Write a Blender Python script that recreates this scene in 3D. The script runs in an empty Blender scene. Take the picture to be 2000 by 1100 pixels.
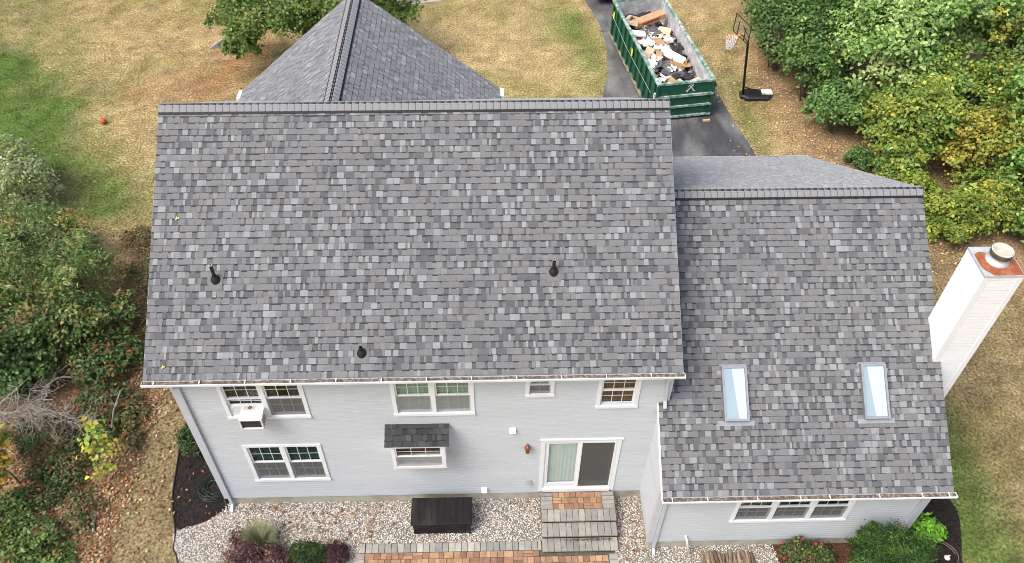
import bpy, bmesh, math, random
import numpy as np
from mathutils import Vector, Matrix
R_ = math.radians
random.seed(7)
rng = np.random.default_rng(11)
scene = bpy.context.scene
COL = scene.collection

# ------------------------------------------------------------------ camera
F_PX, YAW, PITCH, ROLL = 1616.753, 1.834, -46.67, 0.555
CAM = Vector((6.884, -10.657, 19.544))
cd = bpy.data.cameras.new('camera'); cam = bpy.data.objects.new('camera', cd); COL.objects.link(cam)
y_, p_, r_ = R_(YAW), R_(PITCH), R_(ROLL)
fwd = Vector((math.sin(y_)*math.cos(p_), math.cos(y_)*math.cos(p_), math.sin(p_)))
rt = Vector((math.cos(y_), -math.sin(y_), 0)); up = rt.cross(fwd)
r2 = rt*math.cos(r_)+up*math.sin(r_); u2 = -rt*math.sin(r_)+up*math.cos(r_)
M = Matrix((r2, u2, -fwd)).transposed().to_4x4(); M.translation = CAM
cam.matrix_world = M
cd.sensor_width = 36; cd.lens = F_PX/2000*36; cd.clip_start = .1; cd.clip_end = 3000
scene.camera = cam

# ------------------------------------------------------------------ sky, sun, exposure
SUN_DIR = Vector((-0.58, -0.38, 1.08)).normalized()      # towards the sun
world = bpy.data.worlds.new('World'); scene.world = world; world.use_nodes = True
wn = world.node_tree; wn.nodes.clear()
wo = wn.nodes.new('ShaderNodeOutputWorld'); wb = wn.nodes.new('ShaderNodeBackground')
sk = wn.nodes.new('ShaderNodeTexSky'); sk.sky_type = 'NISHITA'; sk.sun_disc = False
sk.sun_elevation = math.asin(SUN_DIR.z); sk.sun_rotation = math.atan2(SUN_DIR.x, SUN_DIR.y)
sk.air_density = 1.0; sk.dust_density = 5.0; sk.ozone_density = 0.8; sk.altitude = 0
wb.inputs['Strength'].default_value = 0.15
wn.links.new(sk.outputs[0], wb.inputs[0]); wn.links.new(wb.outputs[0], wo.inputs[0])
sl = bpy.data.lights.new('sun', 'SUN'); sl.energy = 1.4; sl.angle = R_(28); sl.color = (1, .975, .94)
so = bpy.data.objects.new('sun', sl); COL.objects.link(so)
so.rotation_euler = SUN_DIR.to_track_quat('Z', 'Y').to_euler()
scene.view_settings.view_transform = 'Standard'; scene.view_settings.look = 'None'
scene.view_settings.gamma = 1; scene.view_settings.use_curve_mapping = False
scene.view_settings.exposure = 0.69
scene.render.engine = 'CYCLES'
scene.cycles.filter_width = 0.9

# ------------------------------------------------------------------ materials
MATS = {}
def mat(name, col=(.5, .5, .5), rough=.8, spec=.3, metal=0, attr=False, var=0., vscale=8., fine=0., fscale=120., bump=0., bscale=60.,
        trans=0., sheen=0., col2=None, c2scale=3., c2lo=.45, c2hi=.65, stretch=None):
    m = bpy.data.materials.new(name); m.use_nodes = True; MATS[name] = m
    nt = m.node_tree; N = nt.nodes; L = nt.links
    b = N['Principled BSDF']; out = N['Material Output']
    b.inputs['Roughness'].default_value = rough; b.inputs['Metallic'].default_value = metal
    b.inputs['Specular IOR Level'].default_value = spec
    if sheen: b.inputs['Sheen Weight'].default_value = sheen; b.inputs['Sheen Roughness'].default_value = .55; b.inputs['Sheen Tint'].default_value = (.92, .96, 1, 1)
    tc = N.new('ShaderNodeTexCoord'); vec = tc.outputs['Object']
    if stretch:
        mp = N.new('ShaderNodeMapping'); mp.inputs['Scale'].default_value = stretch
        L.new(vec, mp.inputs['Vector']); vec = mp.outputs[0]
    if attr:
        a = N.new('ShaderNodeAttribute'); a.attribute_name = 'tint'; c = a.outputs['Color']
    else:
        r = N.new('ShaderNodeRGB'); r.outputs[0].default_value = (*col, 1); c = r.outputs[0]
    def noise(sc, det=4):
        n = N.new('ShaderNodeTexNoise'); n.inputs['Scale'].default_value = sc; n.inputs['Detail'].default_value = det
        L.new(vec, n.inputs['Vector']); return n.outputs['Fac']
    if col2:
        mr = N.new('ShaderNodeMapRange'); mr.inputs[1].default_value = c2lo; mr.inputs[2].default_value = c2hi
        L.new(noise(c2scale, 6), mr.inputs[0])
        mx = N.new('ShaderNodeMix'); mx.data_type = 'RGBA'; L.new(mr.outputs[0], mx.inputs[0])
        L.new(c, mx.inputs[6]); mx.inputs[7].default_value = (*col2, 1); c = mx.outputs[2]
    for amt, sc in ((var, vscale), (fine, fscale)):
        if amt:
            mr = N.new('ShaderNodeMapRange'); mr.inputs[1].default_value = .3; mr.inputs[2].default_value = .7
            mr.inputs[3].default_value = 1-amt; mr.inputs[4].default_value = 1+amt; L.new(noise(sc), mr.inputs[0])
            mx = N.new('ShaderNodeVectorMath'); mx.operation = 'SCALE'; L.new(c, mx.inputs[0]); L.new(mr.outputs[0], mx.inputs['Scale']); c = mx.outputs[0]
    L.new(c, b.inputs['Base Color'])
    if bump:
        bp = N.new('ShaderNodeBump'); bp.inputs['Strength'].default_value = bump; bp.inputs['Distance'].default_value = .02
        L.new(noise(bscale), bp.inputs['Height']); L.new(bp.outputs[0], b.inputs['Normal'])
    if trans:
        t = N.new('ShaderNodeBsdfTranslucent'); L.new(c, t.inputs['Color'])
        mx = N.new('ShaderNodeMixShader'); mx.inputs[0].default_value = trans
        L.new(b.outputs[0], mx.inputs[1]); L.new(t.outputs[0], mx.inputs[2]); L.new(mx.outputs[0], out.inputs[0])
    return m
def glass_mat(name, tint=(.9, .93, .92), refl=.0):
    m = bpy.data.materials.new(name); m.use_nodes = True; MATS[name] = m
    N = m.node_tree.nodes; L = m.node_tree.links; N.remove(N['Principled BSDF'])
    t = N.new('ShaderNodeBsdfTransparent'); t.inputs[0].default_value = (*tint, 1)
    g = N.new('ShaderNodeBsdfGlossy'); g.inputs['Roughness'].default_value = .03
    fr = N.new('ShaderNodeFresnel'); fr.inputs[0].default_value = 1.5
    ge = N.new('ShaderNodeNewGeometry'); iv = N.new('ShaderNodeMath'); iv.operation = 'SUBTRACT'; iv.inputs[0].default_value = 1; L.new(ge.outputs['Backfacing'], iv.inputs[1])
    a0 = N.new('ShaderNodeMath'); a0.inputs[1].default_value = refl; L.new(fr.outputs[0], a0.inputs[0])
    ad = N.new('ShaderNodeMath'); ad.operation = 'MULTIPLY'; L.new(a0.outputs[0], ad.inputs[0]); L.new(iv.outputs[0], ad.inputs[1])
    mx = N.new('ShaderNodeMixShader'); L.new(ad.outputs[0], mx.inputs[0]); L.new(t.outputs[0], mx.inputs[1]); L.new(g.outputs[0], mx.inputs[2])
    L.new(mx.outputs[0], N['Material Output'].inputs[0]); return m
def screen_mat(name, col=(.12, .125, .125), dens=.6):
    m = bpy.data.materials.new(name); m.use_nodes = True; MATS[name] = m
    N = m.node_tree.nodes; L = m.node_tree.links; b = N['Principled BSDF']
    b.inputs['Base Color'].default_value = (*col, 1); b.inputs['Roughness'].default_value = .7
    t = N.new('ShaderNodeBsdfTransparent'); mx = N.new('ShaderNodeMixShader'); mx.inputs[0].default_value = dens
    L.new(t.outputs[0], mx.inputs[1]); L.new(b.outputs[0], mx.inputs[2]); L.new(mx.outputs[0], N['Material Output'].inputs[0]); return m

mat('shingle', attr=True, rough=.9, spec=.25, fine=.13, fscale=55, var=.06, vscale=1.3, bump=.35, bscale=160, sheen=.42)
mat('deck', (.16, .16, .165), .9)
mat('cap', attr=True, rough=.9, spec=.2, fine=.14, fscale=60, var=.08, vscale=2.5, bump=.3, bscale=160, sheen=.4)
mat('vent_black', (.012, .012, .013), .6)
mat('siding', (.505, .543, .572), .55, .3, var=.05, vscale=.9, fine=.02, fscale=9, stretch=(.35, .35, 2.2))
mat('trim', (.72, .75, .775), .5, .35, var=.03, vscale=3)
mat('corner_trim', (.47, .50, .545), .5, .35, var=.03, vscale=3)  # darker copy of trim: shade from the corner's facing put into the colour
mat('vinyl', (.73, .755, .77), .4, .4)
mat('chimney_vinyl', (.76, .775, .79), .5, .35, var=.03, vscale=2)
mat('foundation', (.42, .405, .34), .9, col2=(.33, .31, .25), c2scale=2.2, var=.08, vscale=6, bump=.2, bscale=40)
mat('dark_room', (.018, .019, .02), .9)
mat('curtain_green', (.018, .05, .045), .9, var=.2, vscale=6)
mat('curtain_sage', (.25, .34, .27), .9, var=.08, vscale=4)
mat('curtain_pale', (.47, .55, .515), .9, var=.05, vscale=2)
mat('curtain_dark', (.022, .022, .018), .9, var=.3, vscale=5)
mat('blind_wood', (.085, .038, .016), .6, var=.35, vscale=14, stretch=(6, 1, .6))
mat('grey_blind', (.33, .34, .34), .9, var=.06, vscale=6)
glass_mat('glass'); glass_mat('skyglass', (.95, .98, .99), .05)
screen_mat('screen', (.15, .155, .155), .62); screen_mat('screen_light', (.30, .31, .31), .55); screen_mat('screen_dark', (.085, .088, .085), .85)
mat('bracket', (.75, .75, .74), .4)
mat('leaf_muck', (.13, .10, .075), .95, col2=(.27, .23, .195), c2scale=14, var=.3, vscale=30, bump=.6, bscale=40)
mat('gutter_in', (.30, .27, .25), .8, var=.25, vscale=6)
mat('rust', (.29, .085, .035), .75, col2=(.38, .15, .08), c2scale=5, var=.12, vscale=14)
mat('galv', (.55, .57, .58), .45, .5, .3, var=.12, vscale=9)
mat('flue_band', (.09, .075, .06), .6, var=.3, vscale=8)
mat('flue_top', (.52, .46, .38), .6, var=.2, vscale=9)
mat('black_rubber', (.012, .012, .012), .45, .4)
mat('pvc', (.78, .78, .76), .4)
mat('skyframe', (.20, .21, .23), .4, .5, .2)
mat('flashing', (.27, .29, .315), .5, .4, .1, var=.1, vscale=8)
mat('shaft_lit', (.52, .58, .575), .8); mat('shaft_shaded', (.33, .42, .45), .8)  # one white skylight shaft, its lit and shaded sides painted as two colours
mat('copper', (.28, .10, .045), .4, .5, .5)
mat('ac_white', (.66, .66, .64), .45, var=.04, vscale=5)
mat('ac_grille', (.03, .03, .028), .7, var=.4, vscale=20)
mat('ac_label', (.50, .50, .50), .6); mat('dead_leaf', (.25, .09, .04), .9)
mat('bench_black', (.011, .0105, .0105), .6, .25, col2=(.024, .022, .022), c2scale=2.5, var=.3, vscale=5, stretch=(1, .3, 1))
mat('paver', attr=True, rough=.9, spec=.2, var=.14, vscale=7, fine=.10, fscale=60, bump=.25, bscale=70)
mat('joint', (.10, .09, .07), .95, var=.3, vscale=9)
mat('riser', (.07, .055, .045), .95, col2=(.05, .055, .03), c2scale=4, var=.3, vscale=10)
mat('moss', (.10, .12, .03), .95, var=.4, vscale=20)
mat('ground', attr=True, rough=.95, spec=.05, var=.12, vscale=2.2, fine=.6, fscale=13, bump=.8, bscale=14)
mat('blade', attr=True, rough=.8, spec=.1, trans=.2)
mat('leaf', attr=True, rough=.5, spec=.4, trans=.36)
mat('litter', attr=True, rough=.85, spec=.15)
mat('asphalt', (.06, .061, .066), .85, .3, col2=(.19, .187, .182), c2scale=.8, c2lo=.40, c2hi=.64, var=.18, vscale=2.5, fine=.25, fscale=40, bump=.3, bscale=90, stretch=(1, .45, 1))
mat('asphalt_patch', (.03, .03, .032), .9)
mat('concrete', (.45, .44, .41), .9, var=.12, vscale=3, fine=.1, fscale=40, bump=.2)
mat('mulch', (.016, .013, .012), .95, col2=(.03, .022, .018), c2scale=12, var=.4, vscale=30, bump=.9, bscale=45)
mat('mulch_red', (.075, .035, .02), .95, col2=(.12, .06, .035), c2scale=9, var=.4, vscale=30, bump=.9, bscale=45)
mat('gravel_base', (.24, .22, .19), .95, var=.4, vscale=40, bump=.8, bscale=40)
mat('stone', attr=True, rough=.8, spec=.25)
mat('edging', (.02, .02, .02), .6)
mat('bark', (.13, .105, .08), .95, var=.3, vscale=14, bump=.5, bscale=30, stretch=(1, 1, .25))
mat('bark_dead', (.36, .33, .28), .95, col2=(.22, .195, .155), c2scale=6, var=.2, vscale=16)
mat('firewood', attr=True, rough=.95, spec=.1, var=.35, vscale=9, fine=.3, fscale=30, bump=.6, bscale=35, stretch=(3, .5, 3))
mat('hose_green', (.006, .02, .013), .4, .5); mat('hose_brown', (.16, .13, .10), .5)
mat('dump_green', (.012, .085, .045), .5, .4, col2=(.03, .12, .075), c2scale=3, c2lo=.55, c2hi=.75, var=.15, vscale=5)
mat('dump_rim', (.11, .25, .19), .55, .4, col2=(.48, .52, .48), c2scale=5, c2lo=.42, c2hi=.62, var=.15, vscale=9)
mat('dump_in', (.42, .42, .42), .75, .3, col2=(.60, .60, .60), c2scale=2.5, var=.15, vscale=6, fine=.15, fscale=18)
mat('dump_rust', (.20, .10, .05), .9, var=.3, vscale=9)
mat('dump_skid', (.30, .25, .17), .8, col2=(.10, .14, .10), c2scale=4)
mat('chalk', (.70, .70, .64), .9); mat('yellow', (.85, .72, .03), .6)
mat('card', (.46, .29, .16), .85, var=.12, vscale=6); mat('card_pale', (.62, .48, .34), .85, var=.1, vscale=5)
mat('paper', (.80, .79, .77), .8, var=.06, vscale=7); mat('print_red', (.42, .06, .04), .7)
mat('felt', (.035, .035, .037), .85, var=.3, vscale=8); mat('felt_grey', (.11, .11, .115), .9, var=.3, vscale=8, fine=.2, fscale=60)
mat('wood_new', (.58, .40, .20), .8, var=.15, vscale=8)
mat('black_metal', (.015, .015, .016), .45, .4); mat('orange', (.60, .17, .06), .6); mat('net', (.82, .81, .79), .9)
mat('ball', (.50, .11, .035), .7, var=.08, vscale=20)
mat('tank', (.018, .018, .019), .5, .4, var=.3, vscale=4)
mat('car_paint', (.012, .012, .014), .25, .6); mat('car_glass', (.01, .012, .014), .08, .6); mat('tyre', (.02, .02, .02), .8); mat('rim', (.45, .45, .46), .35, .5, .8)
mat('tail_red', (.40, .01, .01), .25, .5)
mat('rose', (.38, .035, .06), .6); mat('wet_stone', (.30, .29, .26), .85, var=.2, vscale=6)

# ------------------------------------------------------------------ mesh helpers
WL = {}                                                   # world location of every object's origin
def link(o, parent=None, loc=None):
    COL.objects.link(o)
    if parent is not None: o.parent = parent
    if loc is not None: o.location = loc
    base = WL[parent.name] if parent is not None else Vector((0, 0, 0))
    WL[o.name] = base + Vector(o.location)
    return o
def thing(name, label, cat, loc=(0, 0, 0), group=None):
    o = bpy.data.objects.new(name, None); o.empty_display_size = .1; link(o, None, loc)
    return tag(o, label, cat, group)
def tag(o, label=None, cat=None, group=None, kind=None):
    if label: o['label'] = label
    if cat: o['category'] = cat
    if group: o['group'] = group
    if kind: o['kind'] = kind
    return o
class MB:
    def __init__(s): s.v = []; s.f = []; s.c = []; s.mi = []
    def add(s, vs, fs, col=None, mi=0):
        b = len(s.v); s.v += [tuple(p) for p in vs]; s.f += [tuple(b+i for i in f) for f in fs]
        s.c += [col]*len(vs); s.mi += [mi]*len(fs); return s
    def quad(s, a, b, c, d, col=None, mi=0): return s.add([a, b, c, d], [(0, 1, 2, 3)], col, mi)
    def box(s, x0, x1, y0, y1, z0, z1, col=None, mi=0):
        return s.add([(x0, y0, z0), (x1, y0, z0), (x1, y1, z0), (x0, y1, z0), (x0, y0, z1), (x1, y0, z1), (x1, y1, z1), (x0, y1, z1)],
                     [(0, 3, 2, 1), (4, 5, 6, 7), (0, 1, 5, 4), (1, 2, 6, 5), (2, 3, 7, 6), (3, 0, 4, 7)], col, mi)
    def obox(s, c, ax, ay, az, col=None, mi=0):           # oriented box: centre and three half vectors
        c, ax, ay, az = map(Vector, (c, ax, ay, az))
        vs = [c+sx*ax+sy*ay+sz*az for sz in (-1, 1) for (sx, sy) in ((-1, -1), (1, -1), (1, 1), (-1, 1))]
        return s.add(vs, [(0, 3, 2, 1), (4, 5, 6, 7), (0, 1, 5, 4), (1, 2, 6, 5), (2, 3, 7, 6), (3, 0, 4, 7)], col, mi)
    def cbox(s, x0, x1, y0, y1, z0, z1, b=.01, col=None, mi=0):   # box with chamfered top edges
        vs = [(x0, y0, z0), (x1, y0, z0), (x1, y1, z0), (x0, y1, z0), (x0, y0, z1-b), (x1, y0, z1-b), (x1, y1, z1-b), (x0, y1, z1-b),
              (x0+b, y0+b, z1), (x1-b, y0+b, z1), (x1-b, y1-b, z1), (x0+b, y1-b, z1)]
        return s.add(vs, [(0, 1, 5, 4), (1, 2, 6, 5), (2, 3, 7, 6), (3, 0, 4, 7), (4, 5, 9, 8), (5, 6, 10, 9), (6, 7, 11, 10), (7, 4, 8, 11), (8, 9, 10, 11)], col, mi)
    def tube(s, pts, rad, n=6, caps=True, col=None, mi=0):
        pts = [Vector(p) for p in pts]; rads = rad if isinstance(rad, (list, tuple)) else [rad]*len(pts)
        ref = Vector((0, 0, 1)); rings = []
        for i, p in enumerate(pts):
            t = (pts[min(i+1, len(pts)-1)]-pts[max(i-1, 0)])
            t = t.normalized() if t.length > 1e-9 else Vector((0, 0, 1))
            a = t.cross(ref)
            if a.length < .05: a = t.cross(Vector((1, 0, 0)))
            a.normalize(); b = t.cross(a)
            rings.append([p+(a*math.cos(q*2*math.pi/n)+b*math.sin(q*2*math.pi/n))*rads[i] for q in range(n)])
        vs = [v for r in rings for v in r]; fs = []
        for i in range(len(pts)-1):
            for q in range(n): fs.append((i*n+q, i*n+(q+1) % n, (i+1)*n+(q+1) % n, (i+1)*n+q))
        if caps: fs.append(tuple(range(n))[::-1]); fs.append(tuple((len(pts)-1)*n+q for q in range(n)))
        return s.add(vs, fs, col, mi)
    def lathe(s, c, prof, n=16, axis=(0, 0, 1), col=None, mi=0):   # prof: (radius, height)
        ax = Vector(axis).normalized(); a = ax.cross(Vector((0, 1, 0)));
        if a.length < .1: a = ax.cross(Vector((1, 0, 0)))
        a.normalize(); b = ax.cross(a); c = Vector(c); vs = []; fs = []
        for r, h in prof:
            for q in range(n): vs.append(c+ax*h+(a*math.cos(q*2*math.pi/n)+b*math.sin(q*2*math.pi/n))*r)
        for i in range(len(prof)-1):
            for q in range(n): fs.append((i*n+q, i*n+(q+1) % n, (i+1)*n+(q+1) % n, (i+1)*n+q))
        return s.add(vs, fs, col, mi)
    def build(s, name, m, parent=None, smooth=False, kind=None, label=None, cat=None, group=None):
        base = WL[parent.name] if parent is not None else Vector((0, 0, 0))
        me = bpy.data.meshes.new(name)
        me.from_pydata([(v[0]-base.x, v[1]-base.y, v[2]-base.z) for v in s.v], [], s.f)
        for q in (m if isinstance(m, (list, tuple)) else [m]): me.materials.append(MATS[q])
        if isinstance(m, (list, tuple)): me.polygons.foreach_set('material_index', s.mi)
        if any(c is not None for c in s.c):
            a = me.attributes.new('tint', 'FLOAT_COLOR', 'POINT')
            a.data.foreach_set('color', np.array([(*(c or (.5, .5, .5)), 1) for c in s.c], dtype=np.float32).ravel())
        if smooth: me.polygons.foreach_set('use_smooth', [True]*len(me.polygons))
        me.update()
        o = bpy.data.objects.new(name, me); link(o, parent)
        return tag(o, label, cat, group, kind)
def mesh_np(name, V, F, m, parent=None, tint=None, kind=None, smooth=False):
    base = np.array(WL[parent.name]) if parent is not None else np.zeros(3)
    V = np.ascontiguousarray(V-base, dtype=np.float32); k = F.shape[1]; nf = len(F)
    me = bpy.data.meshes.new(name)
    me.vertices.add(len(V)); me.vertices.foreach_set('co', V.ravel())
    me.loops.add(nf*k); me.loops.foreach_set('vertex_index', np.ascontiguousarray(F, dtype=np.int32).ravel())
    me.polygons.add(nf); me.polygons.foreach_set('loop_start', np.arange(0, nf*k, k, dtype=np.int32))
    if tint is not None:
        a = me.attributes.new('tint', 'FLOAT_COLOR', 'POINT')
        a.data.foreach_set('color', np.concatenate([tint, np.ones((len(tint), 1))], 1).astype(np.float32).ravel())
    me.materials.append(MATS[m])
    if smooth: me.polygons.foreach_set('use_smooth', np.ones(nf, dtype=bool))
    me.update(calc_edges=True); me.validate()
    o = bpy.data.objects.new(name, me); link(o, parent)
    return tag(o, kind=kind)
def inpoly(P, poly):
    x, y = P[:, 0], P[:, 1]; c = np.zeros(len(P), bool); n = len(poly)
    for i in range(n):
        x1, y1 = poly[i]; x2, y2 = poly[(i+1) % n]
        t = ((y1 > y) != (y2 > y)) & (x < (x2-x1)*(y-y1)/((y2-y1) if abs(y2-y1) > 1e-9 else 1e-9)+x1); c ^= t
    return c
def smoothpoly(pts, n=6, closed=True):                    # Catmull-Rom through the points
    out = []; m = len(pts)
    for i in range(m if closed else m-1):
        g = (lambda j: pts[j % m]) if closed else (lambda j: pts[max(0, min(m-1, j))])
        p0, p1, p2, p3 = (np.array(g(i+k), float) for k in (-1, 0, 1, 2))
        for q in range(n):
            t = q/n; out.append(tuple(.5*((2*p1)+(-p0+p2)*t+(2*p0-5*p1+4*p2-p3)*t*t+(-p0+3*p1-3*p2+p3)*t**3)))
    if not closed: out.append(tuple(pts[-1]))
    return out
def sheet(name, poly, z, m, kind='structure', parent=None, thick=0.):
    bm = bmesh.new(); vs = [bm.verts.new((x, y, z)) for x, y in poly]; f = bm.faces.new(vs)
    if f.normal.z < 0: f.normal_flip()
    bmesh.ops.triangulate(bm, faces=[f])
    me = bpy.data.meshes.new(name); bm.to_mesh(me); bm.free(); me.materials.append(MATS[m])
    o = bpy.data.objects.new(name, me); link(o, parent)
    return tag(o, kind=kind)

# ------------------------------------------------------------------ dimensions of the house (metres)
XL, XR = 0.0, 10.70                       # main walls
RXL, RXR = -.372, 10.814                  # main roof edges
EY, EZ, RY, RZ = -.229, 5.671, 4.755, 8.986
FY = 9.51                                 # front wall
WX0, WX1 = 10.60, 16.86; WRX0, WRX1 = 10.524, 16.954
WY, WEY, WEZ, WRY, WRZ = -1.41, -1.748, 3.168, 4.025, 6.982
WFY, WFZ = 10.091, 3.157
GX, GZ, GY, GL, GR, GEZ = 3.28, 8.829, 10.137, -.342, 7.128, 5.783
ZF = .38

# ------------------------------------------------------------------ ground and its surfaces
STRAW = np.array((.365, .283, .140)); GREEN = np.array((.092, .142, .034)); OLIVE = np.array((.26, .22, .085)); BROWN = np.array((.27, .185, .105))
def vnoise(x, y, s, seed=0):                              # smooth value noise
    r = np.random.default_rng(seed); T = r.random((64, 64)); x = x/s; y = y/s
    xi = np.floor(x).astype(int); yi = np.floor(y).astype(int); fx = x-xi; fy = y-yi; fx = fx*fx*(3-2*fx); fy = fy*fy*(3-2*fy)
    g = lambda a, b: T[(xi+a) % 64, (yi+b) % 64]
    return (g(0, 0)*(1-fx)+g(1, 0)*fx)*(1-fy)+(g(0, 1)*(1-fx)+g(1, 1)*fx)*fy
def blob(x, y, L):
    t = np.zeros_like(x)
    for bx, by, sx, sy, a in L: t += a*np.exp(-((x-bx)/sx)**2-((y-by)/sy)**2)
    return t
GREENS = [(-14.2, 16.5, 4.0, 4.5, 1.5), (-11.5, 14.5, 2.2, 2.2, .9), (-9.0, 13.0, 2.4, 1.7, .9), (-6.6, 11.6, 1.4, 1.0, .6), (-16.0, 22.5, 3, 4, .8), (-10.5, 17.2, 1.6, 1.2, .45), (19.2, 1.0, .9, 2.6, .9), (19.2, -2.2, 1.6, 2.2, .85),
          (11.2, 21.5, .9, 3, .45), (10.4, 24, 1.5, 1.5, .4), (-2.6, -.6, 1.0, 2.4, .5), (-2.4, 2.5, .5, 2, .25), (17.2, 15.5, .45, 2.5, .45), (16.9, 19, .5, 2, .4), (-4.4, 20.0, 1.0, .8, .5), (-4.1, 9.6, .5, 1.2, .45)]
BROWNS = [(-5.5, 3, 2.3, 5.5, 1.0), (-4.0, 9.0, 1.2, 3.0, .85), (-3.4, 1.5, 1.3, 4, .75), (-2.2, -1.2, 1.2, 3.5, .75), (-2.0, 3.5, .8, 3, .45), (-5, -3, 2.5, 3, .8), (20, 15, 1.5, 4, .7), (22.5, 9, 3, 3, .9), (19.5, 19, 1.6, 4, .6), (-5.6, 18.8, 1.6, 1.3, .5), (-4, 22, 1.5, 2, .55), (24, 15, 4, 8, 1.0), (26, 22, 6, 8, 1)]
def lawn_col(x, y):
    n1 = vnoise(x+y*.35, y, 2.1, 1); n2 = vnoise(x, y, .75, 2); n3 = vnoise(x*1.3-y, x+y*.4, 1.3, 3)
    g = np.clip(blob(x, y, GREENS)*(.45+1.1*n1)+(n2-.5)*.35*(blob(x, y, GREENS) > .1), 0, 1)
    b = np.clip(blob(x, y, BROWNS)*(.5+n2), 0, 1); o = np.clip((n1+n3-.95)*1.6, 0, .75)
    c = STRAW[None]*(1-o[:, None])+OLIVE[None]*o[:, None]
    c = c*(1-b[:, None])+BROWN[None]*b[:, None]
    c = c*(1-g[:, None])+GREEN[None]*g[:, None]
    n4 = vnoise(x+.4*y, y*1.2, .28, 5); n5 = vnoise(x-.3*y, y, .5, 6)
    dz = np.clip(blob(x, y, [(-2.6, 0, 1.7, 5, 1.0), (-2.2, -3, 2, 2.5, .8), (-3.4, 7.5, 1.2, 3, .4), (21.5, 4.5, 2.5, 4.5, .75), (20.6, -1, 1.0, 2.5, .5)])*(.6+.8*n2), 0, .9)[:, None]
    rd = np.clip(blob(x, y, [(-5.0, 19.4, 1.5, 1.2, .9), (-3.6, 21.5, 1.2, 1.6, .8), (-7.2, 18.6, 1.2, .9, .5)])*(.4+1.1*n3), 0, .85)[:, None]
    c = c*(1-dz)+np.array((.19, .15, .08))[None]*dz; c = c*(1-rd)+np.array((.30, .175, .085))[None]*rd
    return c*(.58+.44*n4+.30*n5+.16*n2)[:, None]
xs = np.concatenate([[-900, -300, -100, -45], np.arange(-24, 42, .22), [60, 110, 300, 900]])
ys = np.concatenate([[-900, -300, -100, -40, -15], np.arange(-6, 38, .22), [55, 110, 300, 900]])
gx, gy = np.meshgrid(xs, ys); P = np.stack([gx.ravel(), gy.ravel()], 1)
V = np.concatenate([P, np.zeros((len(P), 1))], 1)
nx = len(xs); ii = (np.arange(len(ys)-1)[:, None]*nx+np.arange(nx-1)[None]).ravel()
F = np.stack([ii, ii+1, ii+nx+1, ii+nx], 1)
mesh_np('ground', V, F, 'ground', tint=lawn_col(P[:, 0], P[:, 1]), kind='structure')

DRIVE = smoothpoly([(11.05, 9.0), (11.05, 14), (11.15, 16.5), (11.5, 18.3), (11.85, 20), (12.0, 22), (11.85, 24.2), (11.4, 26.2), (10.9, 29), (10.6, 34), (10.6, 44), (14.8, 44), (14.9, 34), (15.1, 28), (15.6, 23), (16.1, 19.6), (16.5, 16.6), (16.9, 14.2), (17.05, 11), (17.05, 9.0)], 4)
sheet('driveway', DRIVE, .012, 'asphalt')
crk = MB().box(11.85, 13.2, 23.30, 23.36, .012, .0165); crk.build('driveway_seam', 'asphalt_patch', bpy.data.objects['driveway'])
sheet('walkway', smoothpoly([(2.2, 25.75), (3.6, 26.0), (4.9, 26.35), (7, 27.2), (10.8, 28.5), (10.7, 29.8), (6.5, 28.6), (4, 27.7), (2.2, 27.2)], 4), .012, 'concrete')
GRAVEL = smoothpoly([(-.12, -.15), (-.45, -.55), (-1.22, -.78), (-1.12, -1.2), (-.95, -1.5), (-.5, -2.4), (3.2, -2.6)], 4, False)+[(3.2, -1.17), (18.2, -1.17), (18.2, -2.6), (18.4, -2.6)]
GRAVEL_POLYS = [smoothpoly([(-.1, -.12), (-.5, -.5), (-1.2, -.72), (-1.12, -1.2), (-.95, -1.5), (-.55, -2.7)], 5, False)+[(3.5, -2.7), (3.5, -1.17), (8.06, -1.19), (8.06, .06), (-.1, .06)],
                [(9.80, .06), (9.80, -1.55), (9.72, -2.7), (14.0, -2.7), (13.75, -1.32), (10.7, -1.32), (10.7, .06)]]
sheet('gravel_bed', GRAVEL_POLYS[0], .010, 'gravel_base'); sheet('gravel_bed', GRAVEL_POLYS[1], .010, 'gravel_base')
MULCH_L = smoothpoly([(-.03, -.1), (-.5, -.45), (-1.18, -.66), (-1.5, .1), (-1.62, .9), (-1.75, 2.2), (-1.6, 4.2), (-1.3, 6.5), (-.9, 8.5)], 5, False)+[(.05, 8.5), (.05, -.1)]
sheet('mulch_bed', MULCH_L, .014, 'mulch')
MULCH_R = [(16.8, -1.5)]+[(16.8, 3.2)]+smoothpoly([(17.5, 3.2), (18.0, 2.0), (18.35, .6), (18.75, -.5), (18.55, -1.4), (18.35, -2.0), (18.5, -2.8)], 5, False)+[(16.2, -2.8), (16.0, -1.5)]
sheet('mulch_bed', MULCH_R, .014, 'mulch')
sheet('mulch_bed', smoothpoly([(13.9, -1.30), (13.8, -1.8), (13.95, -2.7), (16.3, -2.7), (16.4, -1.30)], 4), .018, 'mulch_red')

# ------------------------------------------------------------------ the house
house = thing('house', 'two-storey pale grey sided house under a mottled grey shingle roof', 'house', (0, 0, 0))

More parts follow.
